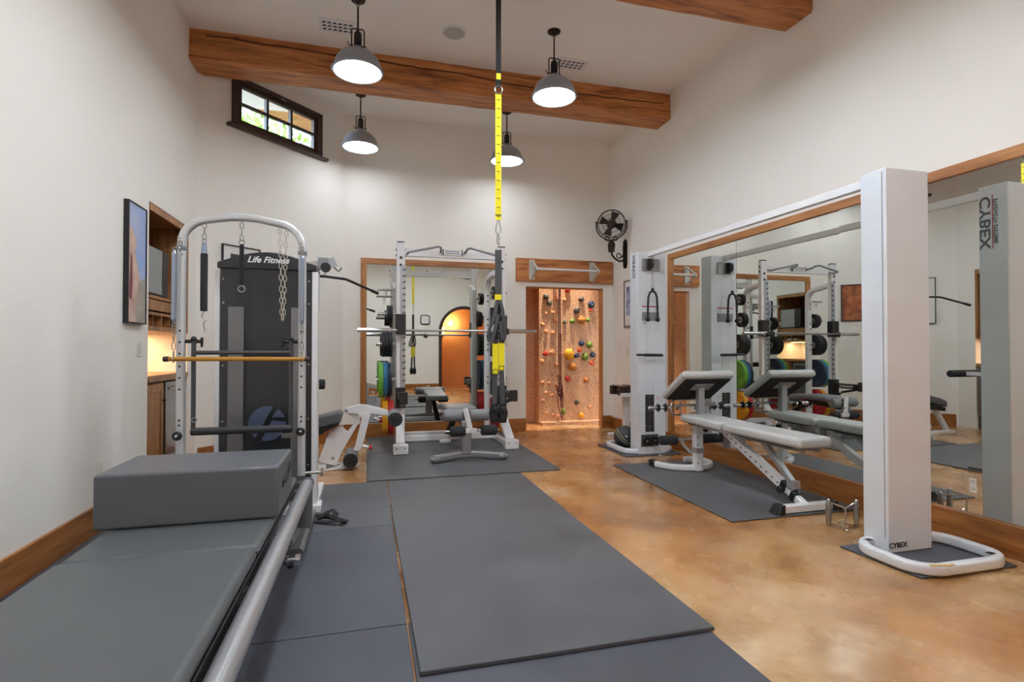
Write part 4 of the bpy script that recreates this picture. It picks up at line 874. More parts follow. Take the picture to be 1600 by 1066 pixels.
# far column with slot, made of pieces so that the opening is real
FX0, FX1 = 2.985, 3.335
b = B(); SLX0, SLX1 = 3.075, 3.19
b.bx(FX0, FX1, CY1+.012, CY1+.19, .012, 2.335)
b.bx(FX0, SLX0, CY1, CY1+.012, .012+.0, 2.335).bx(SLX1, FX1, CY1, CY1+.012, .012, 2.335).bx(SLX0, SLX1, CY1, CY1+.012, .69, 2.335).bx(SLX0, SLX1, CY1, CY1+.012, .012, .10)
b.done('column', WHITEC, cc, bevel=.003)
b = B()
for k in range(18): b.bx(SLX0+.004, SLX1-.004, CY1+.003, CY1+.011, .27+.0235*k, .288+.0235*k)
b.done('weight_stack', BLACKM, cc)
b = B()
for k in range(18): b.lathe([(.004, 0), (.001, .002)], (3.132, CY1+.003, .279+.0235*k), (0, -1, 0), 8)
b.done('plate_holes', STEEL, cc)
B().bx(3.02, 3.24, CY1-.004, CY1+.002, .10, .235).done('pulley_box', mat('box_dark', (70, 71, 74), .5), cc)
b = B()
for x in (3.08, 3.18): b.lathe([(.045, -.012), (.05, -.012), (.042, 0), (.05, .012), (.045, .012)], (x, CY1-.022, .165), (0, 1, 0) if x < 3.1 else (.3, 1, 0), 26)
b.done('low_pulley', BLACK, cc)
b = B()
for x in (3.08, 3.18): b.lathe([(.012, 0), (.008, .008)], (x, CY1-.034, .165), (0, -1, 0), 14)
b.tube([(3.17, CY1-.04, .12), (3.2, CY1-.1, .07), (3.19, CY1-.14, .04), (3.16, CY1-.17, .03)], .005, 8).ring((3.15, CY1-.185, .03), (0, 0, 1), .015, .003, 14, 6); b.done('low_cable', STEEL, cc)
B().bx(3.03, 3.25, CY1-.02, CY1, 2.115, 2.255).done('high_pulley_box', mat('zinc', (160, 162, 164), .3, metal=.7), cc, bevel=.003)
B().lathe([(.05, -.014), (.056, -.014), (.048, 0), (.056, .014), (.05, .014)], (3.115, CY1-.055, 2.185), (1, 0, 0), 28).bx(3.09, 3.14, CY1-.05, CY1-.02, 2.12, 2.25).done('high_pulley', BLACK, cc)
lab_ = B().bx(3.035, 3.255, CY1-.0015, CY1, 1.70, 1.712).done('red_stripe', RED, cc)
B().bx(3.035, 3.255, CY1-.0015, CY1, 1.54, 1.64).bx(3.05, 3.09, CY1-.0015, CY1, 1.51, 1.52).done('instruction_sticker', mat('sticker_grey', (150, 152, 154), .5, rgb2=(104, 106, 110), vscale=60), cc)
B().bx(3.21, 3.26, CY1-.0015, CY1, .63, .66).done('small_label', mat('pinkish_label', (214, 188, 184), .5), cc)
B().cyl((2.93, CY1-.07, 1.15), (3.26, CY1-.07, 1.145), .012, seg=14).cyl((3.05, CY1, 1.148), (3.05, CY1-.07, 1.148), .008).done('handle_bar', BLACKM, cc)
B().cyl((3.03, CY1-.07, 1.1485), (3.245, CY1-.07, 1.1452), .0165, seg=16).done('handle_grip', FOAM, cc)
B().bar((3.135, CY0+.09, 2.29), (3.135, CY1+.1, 2.31), .045, .055).done('top_bar', WHITE, cc, bevel=.004)
# base loops
def loop(x0, x1, y0, y1, r):
    pts = []
    for cx, cy, a in ((x1-r, y1-r, 0), (x0+r, y1-r, 90), (x0+r, y0+r, 180), (x1-r, y0+r, 270)):
        for k in range(7): t = R(a+15*k); pts.append((cx+r*math.cos(t), cy+r*math.sin(t), .043))
    return pts
B().path(loop(2.83, 3.47, 2.17, 2.60, .14), rrect(.055, .058, .014, 3), closed=True).done('base_loop', WHITEC, cc)
B().path(loop(2.86, 3.46, 5.56, 6.16, .14), rrect(.055, .058, .014, 3), closed=True).done('base_loop', WHITEC, cc)
B().bx(2.89, 2.93, 2.545, 2.575, .071, .0735).bx(3.36, 3.40, 2.20, 2.23, .071, .0735).done('floor_bolt_slot', BLACKM, cc)
B().box((2.93, 2.165, .0718), (.10, .022, .0015), (0, 0, -14)).box((2.99, 2.152, .0718), (.06, .016, .0016), (0, 0, 6)).done('tape_residue', mat('tape_ochre', (206, 176, 104), .7), cc)
TG = mat('letter_grey', (104, 104, 110), .5)
text('column_lettering', 'CYBEX', .088, (3.3008, CY0+.128, 2.06), (0, 0, -1), (0, 1, 0), TG, cc, .0008, bold=.002, width=1.3)
text('column_lettering', 'STRENGTH SYSTEMS', .033, (3.3008, CY0+.068, 2.06), (0, 0, -1), (0, 1, 0), TG, cc, .0008, bold=.001, width=.98)
B().bx(3.30, 3.3008, CY0+.085, CY0+.090, 1.88, 2.24).done('red_stripe', RED, cc)
text('column_lettering', 'CYBEX', .085, (2.9842, CY1+.09, 2.175), (0, 0, 1), (0, 1, 0), TG, cc, .0008, bold=.003, width=1.05)
text('column_lettering', 'CYBEX', .042, (3.035, CY0-.0008, .055), (1, 0, 0), (0, 0, 1), mat('letter_black', (20, 20, 22), .5), cc, .0008, bold=.001, width=1.05)
# rope attachment hanging from the far column
tr = thing('triceps_rope', (3.12, CY1-.1, 1.53), 'black braided rope attachment hanging on the far cable column', 'rope attachment')
xr, yr = 3.115, CY1-.10
pts = [(xr-.062, yr, 1.57), (xr-.06, yr, 1.70), (xr-.055, yr, 1.80), (xr-.035, yr, 1.855), (xr, yr, 1.875), (xr+.035, yr, 1.855), (xr+.055, yr, 1.80), (xr+.06, yr, 1.70), (xr+.062, yr, 1.57)]
def dense(pts, n):
    out = []
    for a, b2 in zip(pts, pts[1:]):
        for k in range(n): out.append(V(a).lerp(V(b2), k/n))
    return out + [V(pts[-1])]
dp = dense(pts, 7)
B().tube(dp, [.0135 if i % 2 else .0105 for i in range(len(dp))], 10, up=(0, 1, 0)).done('braided_rope', mat('black_rope', (30, 30, 34), .6), tr, sharp=80)
B().ball((xr-.062, yr, 1.55), .027).ball((xr+.062, yr, 1.55), .027).done('rope_stop', RUB, tr)
B().cyl((xr, yr, 1.86), (xr, yr, 1.905), .018).done('metal_sleeve', BLACKM, tr)
B().ring((xr, yr, 1.925), (0, 1, 0), .016, .0035, 18, 6).tube([(xr, yr, 1.94), (xr-.014, yr, 1.97), (xr-.010, yr, 2.02), (xr+.010, yr, 2.02), (xr+.014, yr, 1.97)], .0035, 6, True, up=(0, 1, 0)).tube([(xr, yr, 2.02), (xr, yr+.02, 2.13)], .004, 6).done('snap_hook', STEEL, tr)

# ============================================================ ADJUSTABLE BENCH
be = thing('adjustable_bench', (3.14, 4.0, .013), 'white framed adjustable bench with light grey pads and a preacher curl pad', 'exercise bench')
bx = 3.14
b = B()
lp_ = [(2.84, 4.93, .045), (2.86, 4.84, .045), (2.92, 4.74, .045), (3.02, 4.665, .045), (3.14, 4.64, .045), (3.27, 4.66, .045), (3.36, 4.73, .045), (3.41, 4.83, .045), (3.41, 4.95, .045), (3.36, 5.01, .045), (3.25, 5.03, .045)]
b.path(lp_, rrect(.05, .055, .01, 2)); b.done('front_base', WH, be)
B().bx(2.805, 2.865, 4.90, 4.99, .014, .078).done('foot_cap', BLACK, be, bevel=.008)
B().bx(bx-.038, bx+.038, 4.585, 4.66, .02, .485).done('front_post', WH, be, bevel=.006)
b = B()
for z in (.1, .28, .35): b.lathe([(.007, 0), (.001, .003)], (bx-.02, 4.585, z), (0, -1, 0), 10)
b.done('post_hole', BLACK, be)
B().bx(bx-.045, bx+.045, 4.575, 4.67, .20, .25).done('post_collar', SILVER, be, bevel=.003)
B().bar((bx, 4.60, .475), (bx, 4.1, .475), .06, .045).bar((bx, 4.18, .47), (bx, 3.46, .14), .062, .07).bar((bx, 3.50, .155), (bx, 3.28, .05), .05, .05).done('spine_tube', WH, be, bevel=.006)
b = B()
for k in range(11):
    f = .06+.085*k; y = 4.18+(3.46-4.18)*f; z = .47+(.14-.47)*f
    b.cyl((bx-.0325, y, z), (bx-.031, y, z), .008, seg=10)
b.done('adjustment_hole', BLACK, be)
B().bar((bx, 3.72, .47), (bx, 3.40, .19), .045, .045).bx(bx-.035, bx+.035, 3.36, 3.43, .155, .215).done('silver_strut', SILVER, be, bevel=.005)
B().bar((bx, 3.50, .165), (bx, 3.45, .14), .075, .085).bar((bx, 3.40, .11), (bx, 3.36, .09), .075, .075).done('slider_block', BLACK, be, bevel=.006)
B().lathe([(.012, 0), (.012, .03), (.026, .034), (.028, .05), (.02, .056)], (bx-.03, 3.455, .135), (-1, 0, 0), 22).done('adjustment_knob', BLACK, be)
B().bar((2.92, 3.28, .045), (3.37, 3.28, .045), .06, .055).done('rear_foot', WH, be, bevel=.006)
B().hull([[(2.86, 3.22, .014), (2.93, 3.24, .014), (2.93, 3.33, .014), (2.86, 3.34, .014)], [(2.89, 3.245, .082), (2.935, 3.245, .082), (2.935, 3.32, .082), (2.89, 3.32, .082)]]).hull([[(3.36, 3.24, .014), (3.43, 3.22, .014), (3.43, 3.34, .014), (3.36, 3.33, .014)], [(3.355, 3.245, .082), (3.40, 3.245, .082), (3.40, 3.32, .082), (3.355, 3.32, .082)]]).done('foot_cap', BLACK, be, bevel=.006)
def padq(name, ys, zb, th, x0, x1, m=PADL, bev=.028):
    (y0, z0), (y1, z1) = ys
    d = Vector((0, y1-y0, z1-z0)).normalized(); nn = Vector((0, -d.z, d.y)) if d.y > 0 else Vector((0, d.z, -d.y))
    b = B(); b.hull([[(x0, y0, z0), (x1, y0, z0), (x1, y0+nn.y*th, z0+nn.z*th), (x0, y0+nn.y*th, z0+nn.z*th)], [(x0, y1, z1), (x1, y1, z1), (x1, y1+nn.y*th, z1+nn.z*th), (x0, y1+nn.y*th, z1+nn.z*th)]])
    return b.done(name, m, be, bevel=bev, seg=5)
padq('seat_pad', ((4.07, .492), (4.68, .500)), 0, .078, 2.975, 3.295)
padq('back_pad', ((3.17, .497), (4.05, .492)), 0, .078, 2.985, 3.285)
B().bx(3.03, 3.25, 3.30, 3.98, .482, .497).bx(3.02, 3.26, 4.15, 4.6, .485, .5).done('pad_backing', BLACK, be)
B().bx(3.06, 3.09, 3.22, 3.9, .46, .483).bx(3.19, 3.22, 3.22, 3.9, .46, .483).bar((3.2, 4.05, .48), (3.2, 4.05, .30), .05, .03).bar((3.23, 4.3, .48), (3.23, 4.3, .30), .05, .03).done('pad_bracket', SILD, be)
# preacher pad
t0, t1 = (4.47, .93), (4.83, .70)   # underside top edge (near), bottom edge (far)
b = B(); yy = [(4.43, .955), (4.83, .70)]
dv = Vector((0, .40, -.255)).normalized(); nv = Vector((0, .255, .40)).normalized()
def pq(p, k): return (p[0]+nv.y*k, p[1]+nv.z*k)
x0, x1 = 2.875, 3.44
a0, a1 = yy[0], yy[1]
b.hull([[(x, *a0), (x, *a1), (x, *pq(a1, .075)), (x, *pq(a0, .075))] for x in (x0, x1)]); b.done('preacher_pad', PADL, be, bevel=.03, seg=5)
c0 = (4.43+dv.y*.05, .955+dv.z*.05); c1 = (4.83-dv.y*.03, .70-dv.z*.03)
b = B(); b.hull([[(x, *pq(c0, -.012)), (x, *pq(c1, -.012)), (x, *pq(c1, .02)), (x, *pq(c0, .02))] for x in (x0+.035, x1-.035)]); b.done('preacher_board', mat('board_black', (24, 25, 28), .7, bump=.5, bscale=200), be)
b = B(); e0 = (4.53, .891); e1 = (4.63, .827)
b.hull([[(x, *pq(e0, -.022)), (x, *pq(e1, -.022)), (x, *pq(e1, -.012)), (x, *pq(e0, -.012))] for x in (3.055, 3.26)]); b.bar((3.155, 4.60, .50), (3.155, 4.60, .85), .062, .062, up=(0, 1, 0)); b.done('preacher_post', SILVER, be, bevel=.004)
b = B()
for x in (3.08, 3.235): b.lathe([(.010, 0), (.001, .006)], (x, 4.555, .848), tuple(-nv), 12)
b.done('plate_bolt', BLACK, be)
B().bar((2.93, 4.70, .655), (3.40, 4.70, .655), .04, .02).bar((3.155, 4.66, .64), (3.155, 4.60, .62), .05, .04).bar((2.98, 4.70, .645), (2.98, 4.74, .61), .02, .02).bar((3.36, 4.70, .645), (3.36, 4.74, .61), .02, .02).done('bar_rest', SILD, be, bevel=.003)
# leg rollers
b = B(); b.cyl((2.80, 4.75, .31), (2.985, 4.75, .305), .047, seg=26); b.done('leg_roller', FOAM, be, bevel=.015, seg=3)
b = B(); b.cyl((3.28, 4.75, .305), (3.46, 4.75, .305), .047, seg=26); b.done('leg_roller', FOAM, be, bevel=.015, seg=3)
b = B(); b.cyl((2.81, 4.75, .308), (3.46, 4.75, .305), .010); b.tube([(3.04, 4.75, .305), (3.06, 4.74, .25), (3.11, 4.68, .18)], .016, 10); b.done('roller_bar', SILVER, be)
B().lathe([(.012, 0), (.012, .03), (.024, .034), (.024, .05)], (3.175, 4.60, .42), (1, 0, 0), 20).done('post_knob', BLACK, be)
# curl bar with rotating grips
cb = thing('curl_bar', (3.14, 4.78, .56), 'chrome curl bar with star collars lying behind the preacher post', 'curl bar')
cy_, cz_ = 4.765, .632
b = B(); b.cyl((2.70, cy_, cz_), (2.93, cy_, cz_), .0145, seg=16).cyl((3.37, cy_, cz_), (3.60, cy_, cz_), .0145, seg=16)
fr_ = [(2.93, cy_, .632), (2.945, cy_, .69), (2.97, cy_, .705), (3.33, cy_, .705), (3.355, cy_, .69), (3.37, cy_, .632), (3.355, cy_, .57), (3.33, cy_, .555), (3.10, cy_, .555), (3.08, cy_, .56)]
fr2 = [(2.93, cy_, .632), (2.945, cy_, .57), (2.97, cy_, .555), (3.33, cy_, .555)]
b.tube(fr_[:6], .009, 10, up=(0, 1, 0)).tube(fr2 + [(3.355, cy_, .57), (3.37, cy_, .632)], .009, 10, up=(0, 1, 0)).cyl((3.04, cy_, .555), (3.04, cy_, .705), .010).cyl((3.26, cy_, .555), (3.26, cy_, .705), .010); b.done('frame', CHROME, cb)
b = B()
for x in (2.79, 2.87, 3.43, 3.51):
    b.lathe([(.016, -.012), (.03, -.010), (.03, .010), (.016, .012)], (x, cy_, cz_), (1, 0, 0), 16)
    for k in range(6):
        a = R(60*k+x*200); b.cyl((x, cy_+.028*math.cos(a), cz_+.028*math.sin(a)), (x, cy_+.043*math.cos(a), cz_+.043*math.sin(a)), .008, seg=8)
b.done('star_collar', BLACKM, cb)
b = B(); b.cyl((2.685, cy_, cz_), (2.735, cy_, cz_), .020, seg=18).cyl((3.565, cy_, cz_), (3.615, cy_, cz_), .020, seg=18); b.done('end_sleeve', CHROME, cb, bevel=.003)
# chrome cable handles on the floor
A_, C_, D_ = (3.075, 3.01), (3.085, 2.885), (3.25, 2.95)
def grip(p, l, z=0.):
    pass
hn = thing('double_cable_handle', (3.13, 2.95, 0), 'chrome double-grip cable handle standing on the floor beside the near column', 'cable handle')
for p in (A_, D_):
    B().lathe([(.010, .004), (.015, .012), (.019, .05), (.020, .09), (.018, .14), (.013, .165), (.010, .172)], (p[0], p[1], 0), seg=20).done('knurled_grip', STEEL, hn)
b = B()
for z in (.165, .014):
    b.tube([(A_[0], A_[1], z), (C_[0], C_[1], z-.012 if z > .1 else z), (D_[0], D_[1], z)], .0055, 8)
b.cyl((C_[0], C_[1], .008), (C_[0], C_[1], .155), .0045, seg=8).tube([(C_[0]-.02, C_[1]+.03, .05), (C_[0]+.03, C_[1]+.02, .04), (C_[0]+.10, C_[1]+.03, .012), (C_[0]+.15, C_[1]+.045, .01)], .006, 8).ring((C_[0]+.0, C_[1]-.012, .012), (0, 0, 1), .012, .0035, 14, 6)
for p in (A_, D_): b.ball((p[0], p[1], .172), .012).ball((p[0], p[1], .012), .011)
b.done('frame_rods', CHROME, hn)

# ============================================================ DUMBBELL STAND, BALL
ds = thing('dumbbell_stand', (3.46, 6.75, 0), 'white steel stand partly hidden behind the far cable column', 'stand')
B().bx(3.28, 3.60, 6.56, 6.98, .565, .585).bx(3.28, 3.60, 6.555, 6.575, .565, .62).done('tray', WH, ds, bevel=.004)
B().bx(3.42, 3.50, 6.72, 6.80, .03, .57).done('post', WH, ds, bevel=.006)
B().bx(3.28, 3.60, 6.56, 6.62, 0, .035).bx(3.28, 3.60, 6.92, 6.98, 0, .035).bx(3.42, 3.50, 6.56, 6.98, 0, .035).done('base', WH, ds, bevel=.004)
PBK = mat('dark_brown_block', (52, 38, 34), .5)
for k, (x, l) in enumerate(((3.355, 'dark brown block dumbbell on the white stand, the left of two'), (3.52, 'dark brown block dumbbell on the white stand, right of two and half hidden'))):
    t = thing('block_dumbbell', (x, 6.78, .585), l, 'dumbbell')
    for y in (6.63, 6.87): B().bx(x-.07, x+.07, y-.045, y+.045, .586, .705).done('weight_block', PBK, t, bevel=.005)
    B().cyl((x, 6.67, .65), (x, 6.83, .65), .015).done('handle', STEEL, t)
    B().bx(x-.055, x+.055, 6.62, 6.88, .706, .712).bx(x-.05, x-.04, 6.62, 6.88, .705, .72).done('top_rail', STEEL, t)
mb = thing('medicine_ball', (3.03, 5.90, .013), 'dark grey medicine ball with a pale band, beside the far column base', 'medicine ball')
BM = mat('ball_rubber', (52, 54, 60), .45)
B().lathe([(.135*math.cos(R(a)), .135*math.sin(R(a))) for a in range(-90, 91, 10)], (3.03, 5.95, .148), (.5, -.5, .7), 40).done('ball', BM, mb)
b = B(); b.lathe([(.1352*math.cos(R(a)), .1352*math.sin(R(a))) for a in (4, 9)] , (3.03, 5.95, .148), (.5, -.5, .7), 40, caps=False).lathe([(.1352*math.cos(R(a)), .1352*math.sin(R(a))) for a in (-9, -4)] , (3.03, 5.95, .148), (.5, -.5, .7), 40, caps=False); b.done('band', mat('ball_band', (150, 144, 118), .5), mb)
B().box((2.985, 5.825, .165), (.03, .002, .035), (20, 0, -20)).done('weight_label', WHITE, mb)

# ============================================================ WALL FAN
fn = thing('wall_fan', (3.6, 7.1, 2.62), 'dark bronze caged fan on a scrolled bracket high on the right wall', 'fan')
fx, fy, fz = 3.40, 7.08, 3.03
ax = Vector((-.45, -.85, -.12)).normalized()
b = B(); b.lathe([(.02, 2.40-2.62), (.05, 2.42-2.62), (.06, 2.5-2.62), (.06, 2.72-2.62), (.05, 2.80-2.62), (.02, 2.83-2.62)], (3.66, 7.15, 2.62), (0, 0, 1), 24)
for v in b.bm.verts: v.co.x = 3.658 - abs(v.co.x-3.66)*.55
b.done('wall_plate', BRONZE, fn)
B().tube([(3.63, 7.15, 2.52), (3.56, 7.14, 2.50), (3.48, 7.12, 2.53), (3.42, 7.10, 2.58), (3.40, 7.09, 2.64)], .014, 12).ring((3.54, 7.13, 2.58), (0, 1, 0), .035, .008, 20, 8).tube([(3.63, 7.15, 2.62), (3.60, 7.14, 2.57), (3.56, 7.13, 2.55)], .009, 8).done('bracket_arm', BRONZE, fn)
B().cyl((fx, fy+.005, 2.62), (fx, fy, 2.74), .045, .055).cyl((fx, fy, 2.74), (fx, fy, 2.80), .05, .03).done('swivel_hub', BRONZE, fn, bevel=.004)
sd = Vector((.85, -.45, 0)).normalized()
u = []
for a in range(-90-75, -90+76, 10):
    u.append(V((fx, fy, fz)) + sd*(.225*math.cos(R(a))) + Vector((0, 0, 1))*(.235*math.sin(R(a))))
u = [u[0]+Vector((0, 0, .09))] + u + [u[-1]+Vector((0, 0, .09))]
b = B(); b.tube(u, .010, 10, up=tuple(ax)); b.ball(u[0], .016).ball(u[-1], .016)
for s in (-1, 1): b.ring(V((fx, fy, 2.815))+sd*s*.06, tuple(ax), .03, .007, 18, 8)
b.done('yoke', BRONZE, fn)
b = B(); c = V((fx, fy, fz)); a_, u_, _ = frame(ax)
for off, rr in ((0, .20), (.045, .20), (-.045, .185), (-.07, .13), (-.085, .07)): b.ring(c-ax*off if off else c, tuple(ax), rr, .0055 if rr > .19 else .003, 40, 6)
for k in range(44):
    t = R(360*k/44); e = a_*math.cos(t)+u_*math.sin(t)
    b.tube([c+e*.20-ax*.045, c+e*.20+ax*.02, c+e*.18+ax*.05, c+e*.12+ax*.075, c+e*.05+ax*.085], .0022, 5)
b.done('cage', BRONZE, fn)
B().cyl(c-ax*.10, c-ax*.03, .06, .065).cyl(c+ax*.08, c+ax*.092, .05).done('motor', BRONZE, fn, bevel=.004)
for k in range(4):
    t = R(90*k+20); e = a_*math.cos(t)+u_*math.sin(t); g = ax.cross(e)
    B().hull([[c+e*.04-g*.02-ax*.012, c+e*.04+g*.02+ax*.012, c+e*.04+g*.02+ax*.016, c+e*.04-g*.02-ax*.008], [c+e*.17-g*.065-ax*.025, c+e*.17+g*.055+ax*.025, c+e*.17+g*.055+ax*.028, c+e*.17-g*.065-ax*.022]]).done('blade', mat('fan_blade', (34, 32, 32), .45), fn)

# ============================================================ PICTURES, SWITCHES
pc = thing('framed_picture', (XL+.02, 4.67, 1.41), 'black-framed canvas of pale rock under blue sky beside the niche', 'picture')
B().bx(XL, XL+.035, 4.50, 4.512, 1.41, 2.32).bx(XL, XL+.035, 4.828, 4.84, 1.41, 2.32).bx(XL, XL+.035, 4.512, 4.828, 1.41, 1.42).bx(XL, XL+.035, 4.512, 4.828, 2.31, 2.32).done('frame', mat('frame_black', (34, 34, 36), .5), pc)
B().bx(XL, XL+.028, 4.512, 4.828, 1.42, 2.31).done('canvas', mat('canvas_sky', (182, 188, 210), .8, rgb2=(146, 170, 214), vscale=3), pc)
xf = XL+.028
o = B().yz([(4.512, 1.42), (4.70, 1.42), (4.71, 1.55), (4.75, 1.70), (4.68, 1.84), (4.63, 1.95), (4.66, 2.04), (4.60, 2.09), (4.56, 2.13), (4.512, 2.12)], xf, xf+.0008).done('painted_rock', mat('rock_paint', (214, 188, 170), .8, rgb2=(188, 156, 142), vscale=8), pc)
B().yz([(4.53, 1.60), (4.575, 1.58), (4.59, 1.72), (4.58, 1.90), (4.55, 1.94), (4.535, 1.7)], xf+.0008, xf+.0014).done('painted_figure', mat('maroon_paint', (128, 74, 80), .8), pc)
B().yz([(4.66, 1.42), (4.828, 1.42), (4.828, 1.78), (4.78, 1.76), (4.70, 1.72), (4.64, 1.5)], xf+.0008, xf+.0014).done('painted_slope', mat('slope_paint', (150, 148, 140), .8, rgb2=(176, 164, 148), vscale=12), pc)
def chpic(t0, t1, z0, z1, label, matc, artm, mw, fw=.012, extra=None):
    p = thing('framed_picture', CH((t0+t1)/2, -.02, z0), label, 'picture')
    b = B(); chbox(b, t0, t1, -.03, -.002, z0, z0+fw); chbox(b, t0, t1, -.03, -.002, z1-fw, z1); chbox(b, t0, t0+fw, -.03, -.002, z0+fw, z1-fw); chbox(b, t1-fw, t1, -.03, -.002, z0+fw, z1-fw); b.done('frame', MATS['frame_black'], p)
    b = B(); chbox(b, t0+fw, t1-fw, -.018, -.004, z0+fw, z1-fw); b.done('mount', matc, p)
    b = B(); chbox(b, t0+mw, t1-mw, -.0195, -.018, z0+mw, z1-mw); b.done('print', artm, p)
    if extra: extra(p)
WM = mat('mount_white', (226, 226, 222), .8)
chpic(.27, .72, 1.62, 2.36, 'black-framed print with a wide white mount behind the lat machine', WM, mat('print_grey', (92, 96, 100), .7, rgb2=(40, 42, 48), vscale=14), .095)
def ex(p):
    b = B(); chbox(b, 1.13, 1.40, -.0205, -.0195, 1.75, 2.1); b.done('painted_sky', mat('art_blue', (110, 160, 196), .7), p)
chpic(1.05, 1.56, 1.69, 2.31, 'orange canyon picture on the angled wall, seen in the right mirror', MATS['frame_black'], mat('canyon_print', (206, 122, 74), .7, rgb2=(122, 70, 46), vscale=9), .014)
pr_ = thing('framed_picture', (XR-.02, 6.9, 1.53), 'narrow framed blue mountain print beyond the far cable column', 'picture')
B().bx(XR-.025, XR, 6.64, 6.655, 1.535, 2.215).bx(XR-.025, XR, 7.15, 7.165, 1.535, 2.215).bx(XR-.025, XR, 6.655, 7.15, 1.535, 1.55).bx(XR-.025, XR, 6.655, 7.15, 2.20, 2.215).done('frame', mat('frame_grey', (86, 84, 84), .4), pr_)
B().bx(XR-.015, XR-.002, 6.655, 7.15, 1.55, 2.20).done('mount', WM, pr_)
B().bx(XR-.0165, XR-.015, 6.72, 7.10, 1.70, 2.12).done('print', mat('blue_print', (64, 88, 156), .7, rgb2=(206, 212, 226), vscale=9, detail=8), pr_)
PLT = mat('switch_plastic', (224, 222, 214), .4)
def plate_(name, label, cat, b0, parts):
    t = thing(name, b0, label, cat); return t
t = thing('light_switch', (XL, 4.80, 1.16), 'white light switch on the left wall below the picture', 'light switch')
B().bx(XL, XL+.006, 4.765, 4.835, 1.16, 1.275).done('cover_plate', PLT, t, bevel=.002); B().bx(XL+.006, XL+.011, 4.783, 4.817, 1.185, 1.25).done('rocker', PLT, t, bevel=.001)
t = thing('wall_outlet', (XL, 4.18, .36), 'white power outlet low on the left wall by the padded box', 'outlet')
B().bx(XL, XL+.006, 4.145, 4.215, .355, .47).done('cover_plate', PLT, t, bevel=.002); B().bx(XL+.006, XL+.009, 4.165, 4.195, .375, .405).bx(XL+.006, XL+.009, 4.165, 4.195, .42, .45).done('socket', PLT, t, bevel=.001)
t = thing('light_switch', (XR, 7.10, 1.11), 'white light switch on the right wall under the blue print', 'light switch')
B().bx(XR-.006, XR, 7.06, 7.14, 1.11, 1.235).done('cover_plate', PLT, t, bevel=.002); B().bx(XR-.011, XR-.006, 7.083, 7.117, 1.14, 1.205).done('rocker', PLT, t, bevel=.001)
mx_ = MX-.006
t = thing('mirror_outlet', (mx_, 2.475, .30), 'white double outlet with a clear cover plate set in the right mirror', 'outlet')
B().bx(mx_-.004, mx_, 2.435, 2.52, .30, .315).bx(mx_-.004, mx_, 2.435, 2.52, .425, .44).bx(mx_-.004, mx_, 2.435, 2.442, .315, .425).bx(mx_-.004, mx_, 2.513, 2.52, .315, .425).done('clear_cover', mat('clear_edge', (190, 170, 140), .2), t)
B().bx(mx_-.006, mx_, 2.458, 2.497, .325, .415).done('cover_plate', PLT, t, bevel=.001)
B().bx(mx_-.0066, mx_-.006, 2.468, 2.471, .385, .40).bx(mx_-.0066, mx_-.006, 2.482, 2.485, .385, .40).bx(mx_-.0066, mx_-.006, 2.468, 2.471, .34, .355).bx(mx_-.0066, mx_-.006, 2.482, 2.485, .34, .355).done('socket_slot', BLACK, t)
# rear wall items (seen in the mirrors)
t = thing('wall_clock', (1.62, YR, 1.94), 'square rounded wall clock on the rear wall, seen in the rack mirror', 'clock')
b = B(); b.prism([(1.62+x, YR+.005, 2.07+z) for x, z in rrect(.28, .28, .06)], (0, .03, 0)); b.done('clock_case', BLACKM, t, bevel=.006)
b = B(); b.prism([(1.62+x, YR+.035, 2.07+z) for x, z in rrect(.225, .225, .04)], (0, .004, 0)); o = b.done('clock_face', WHITE, t)
B().bar((1.62, YR+.041, 2.07), (1.69, YR+.041, 2.075), .006, .002).bar((1.62, YR+.041, 2.07), (1.65, YR+.041, 2.10), .008, .002).done('clock_hand', BLACK, o)
tag(B().bx(1.58, 1.70, YR, YR+.03, 1.55, 1.66).done('wall_thermostat', BLACK, bevel=.004), 'black control panel on the rear wall under the clock', 'control panel')
t = thing('passage_window', (2.25, -2.39, 1.7), 'dark barred window in the passage beyond the arch', 'window')
B().bx(2.02, 2.24, -2.4, -2.37, 1.6, 2.2).done('glass_panel', BLACK, t)
B().bx(2.0, 2.26, -2.4, -2.35, 1.56, 1.6).bx(2.0, 2.03, -2.4, -2.35, 1.6, 2.2).bx(2.23, 2.26, -2.4, -2.35, 1.6, 2.2).bx(2.10, 2.12, -2.37, -2.35, 1.6, 2.2).bx(2.16, 2.18, -2.37, -2.35, 1.6, 2.2).bx(2.0, 2.26, -2.37, -2.35, 1.88, 1.9).done('bars', MATS['dark_brown_wood'], t)

# ============================================================ NICHE
NX = -2.36
uc = thing('upper_cabinet', (-2.05, 5.43, 1.37), 'open wooden media cabinet with pigeonholes in the upper niche', 'cabinet')
y0, y1 = NY0+.003, NY1-.003
B().bx(NX, XL-.02, y0, y0+.025, 1.37, 2.42).bx(NX, XL-.02, y1-.025, y1, 1.37, 2.42).bx(NX, XL-.02, y0, y1, 2.395, 2.42).bx(NX, XL-.02, y0, y1, 1.645, 1.67).bx(NX, XL-.02, y0, y1, 1.505, 1.53).bx(NX, XL-.02, y0, y1, 1.37, 1.41).done('carcass', CABW, uc, bevel=.002)
B().bx(NX, NX+.02, y0+.025, y1-.025, 1.41, 2.395).done('back_panel', CABD, uc)
B().bx(XL-.045, XL-.02, y0+.03, y1-.03, 1.545, 1.635).done('drawer', CABW, uc, bevel=.003)
b = B()
for k in (1, 2, 3, 4): yk = y0+(y1-y0)*k/5; b.bx(NX+.02, XL-.03, yk-.006, yk+.006, 1.41, 1.505)
b.done('divider', CABW, uc)
B().bx(XL-.02, XL+.006, y0, y1, 2.36, 2.42).bx(XL-.02, XL+.006, y1-.03, y1, 1.37, 2.36).done('face_frame', CABW, uc, bevel=.002)
rg = random.Random(4)
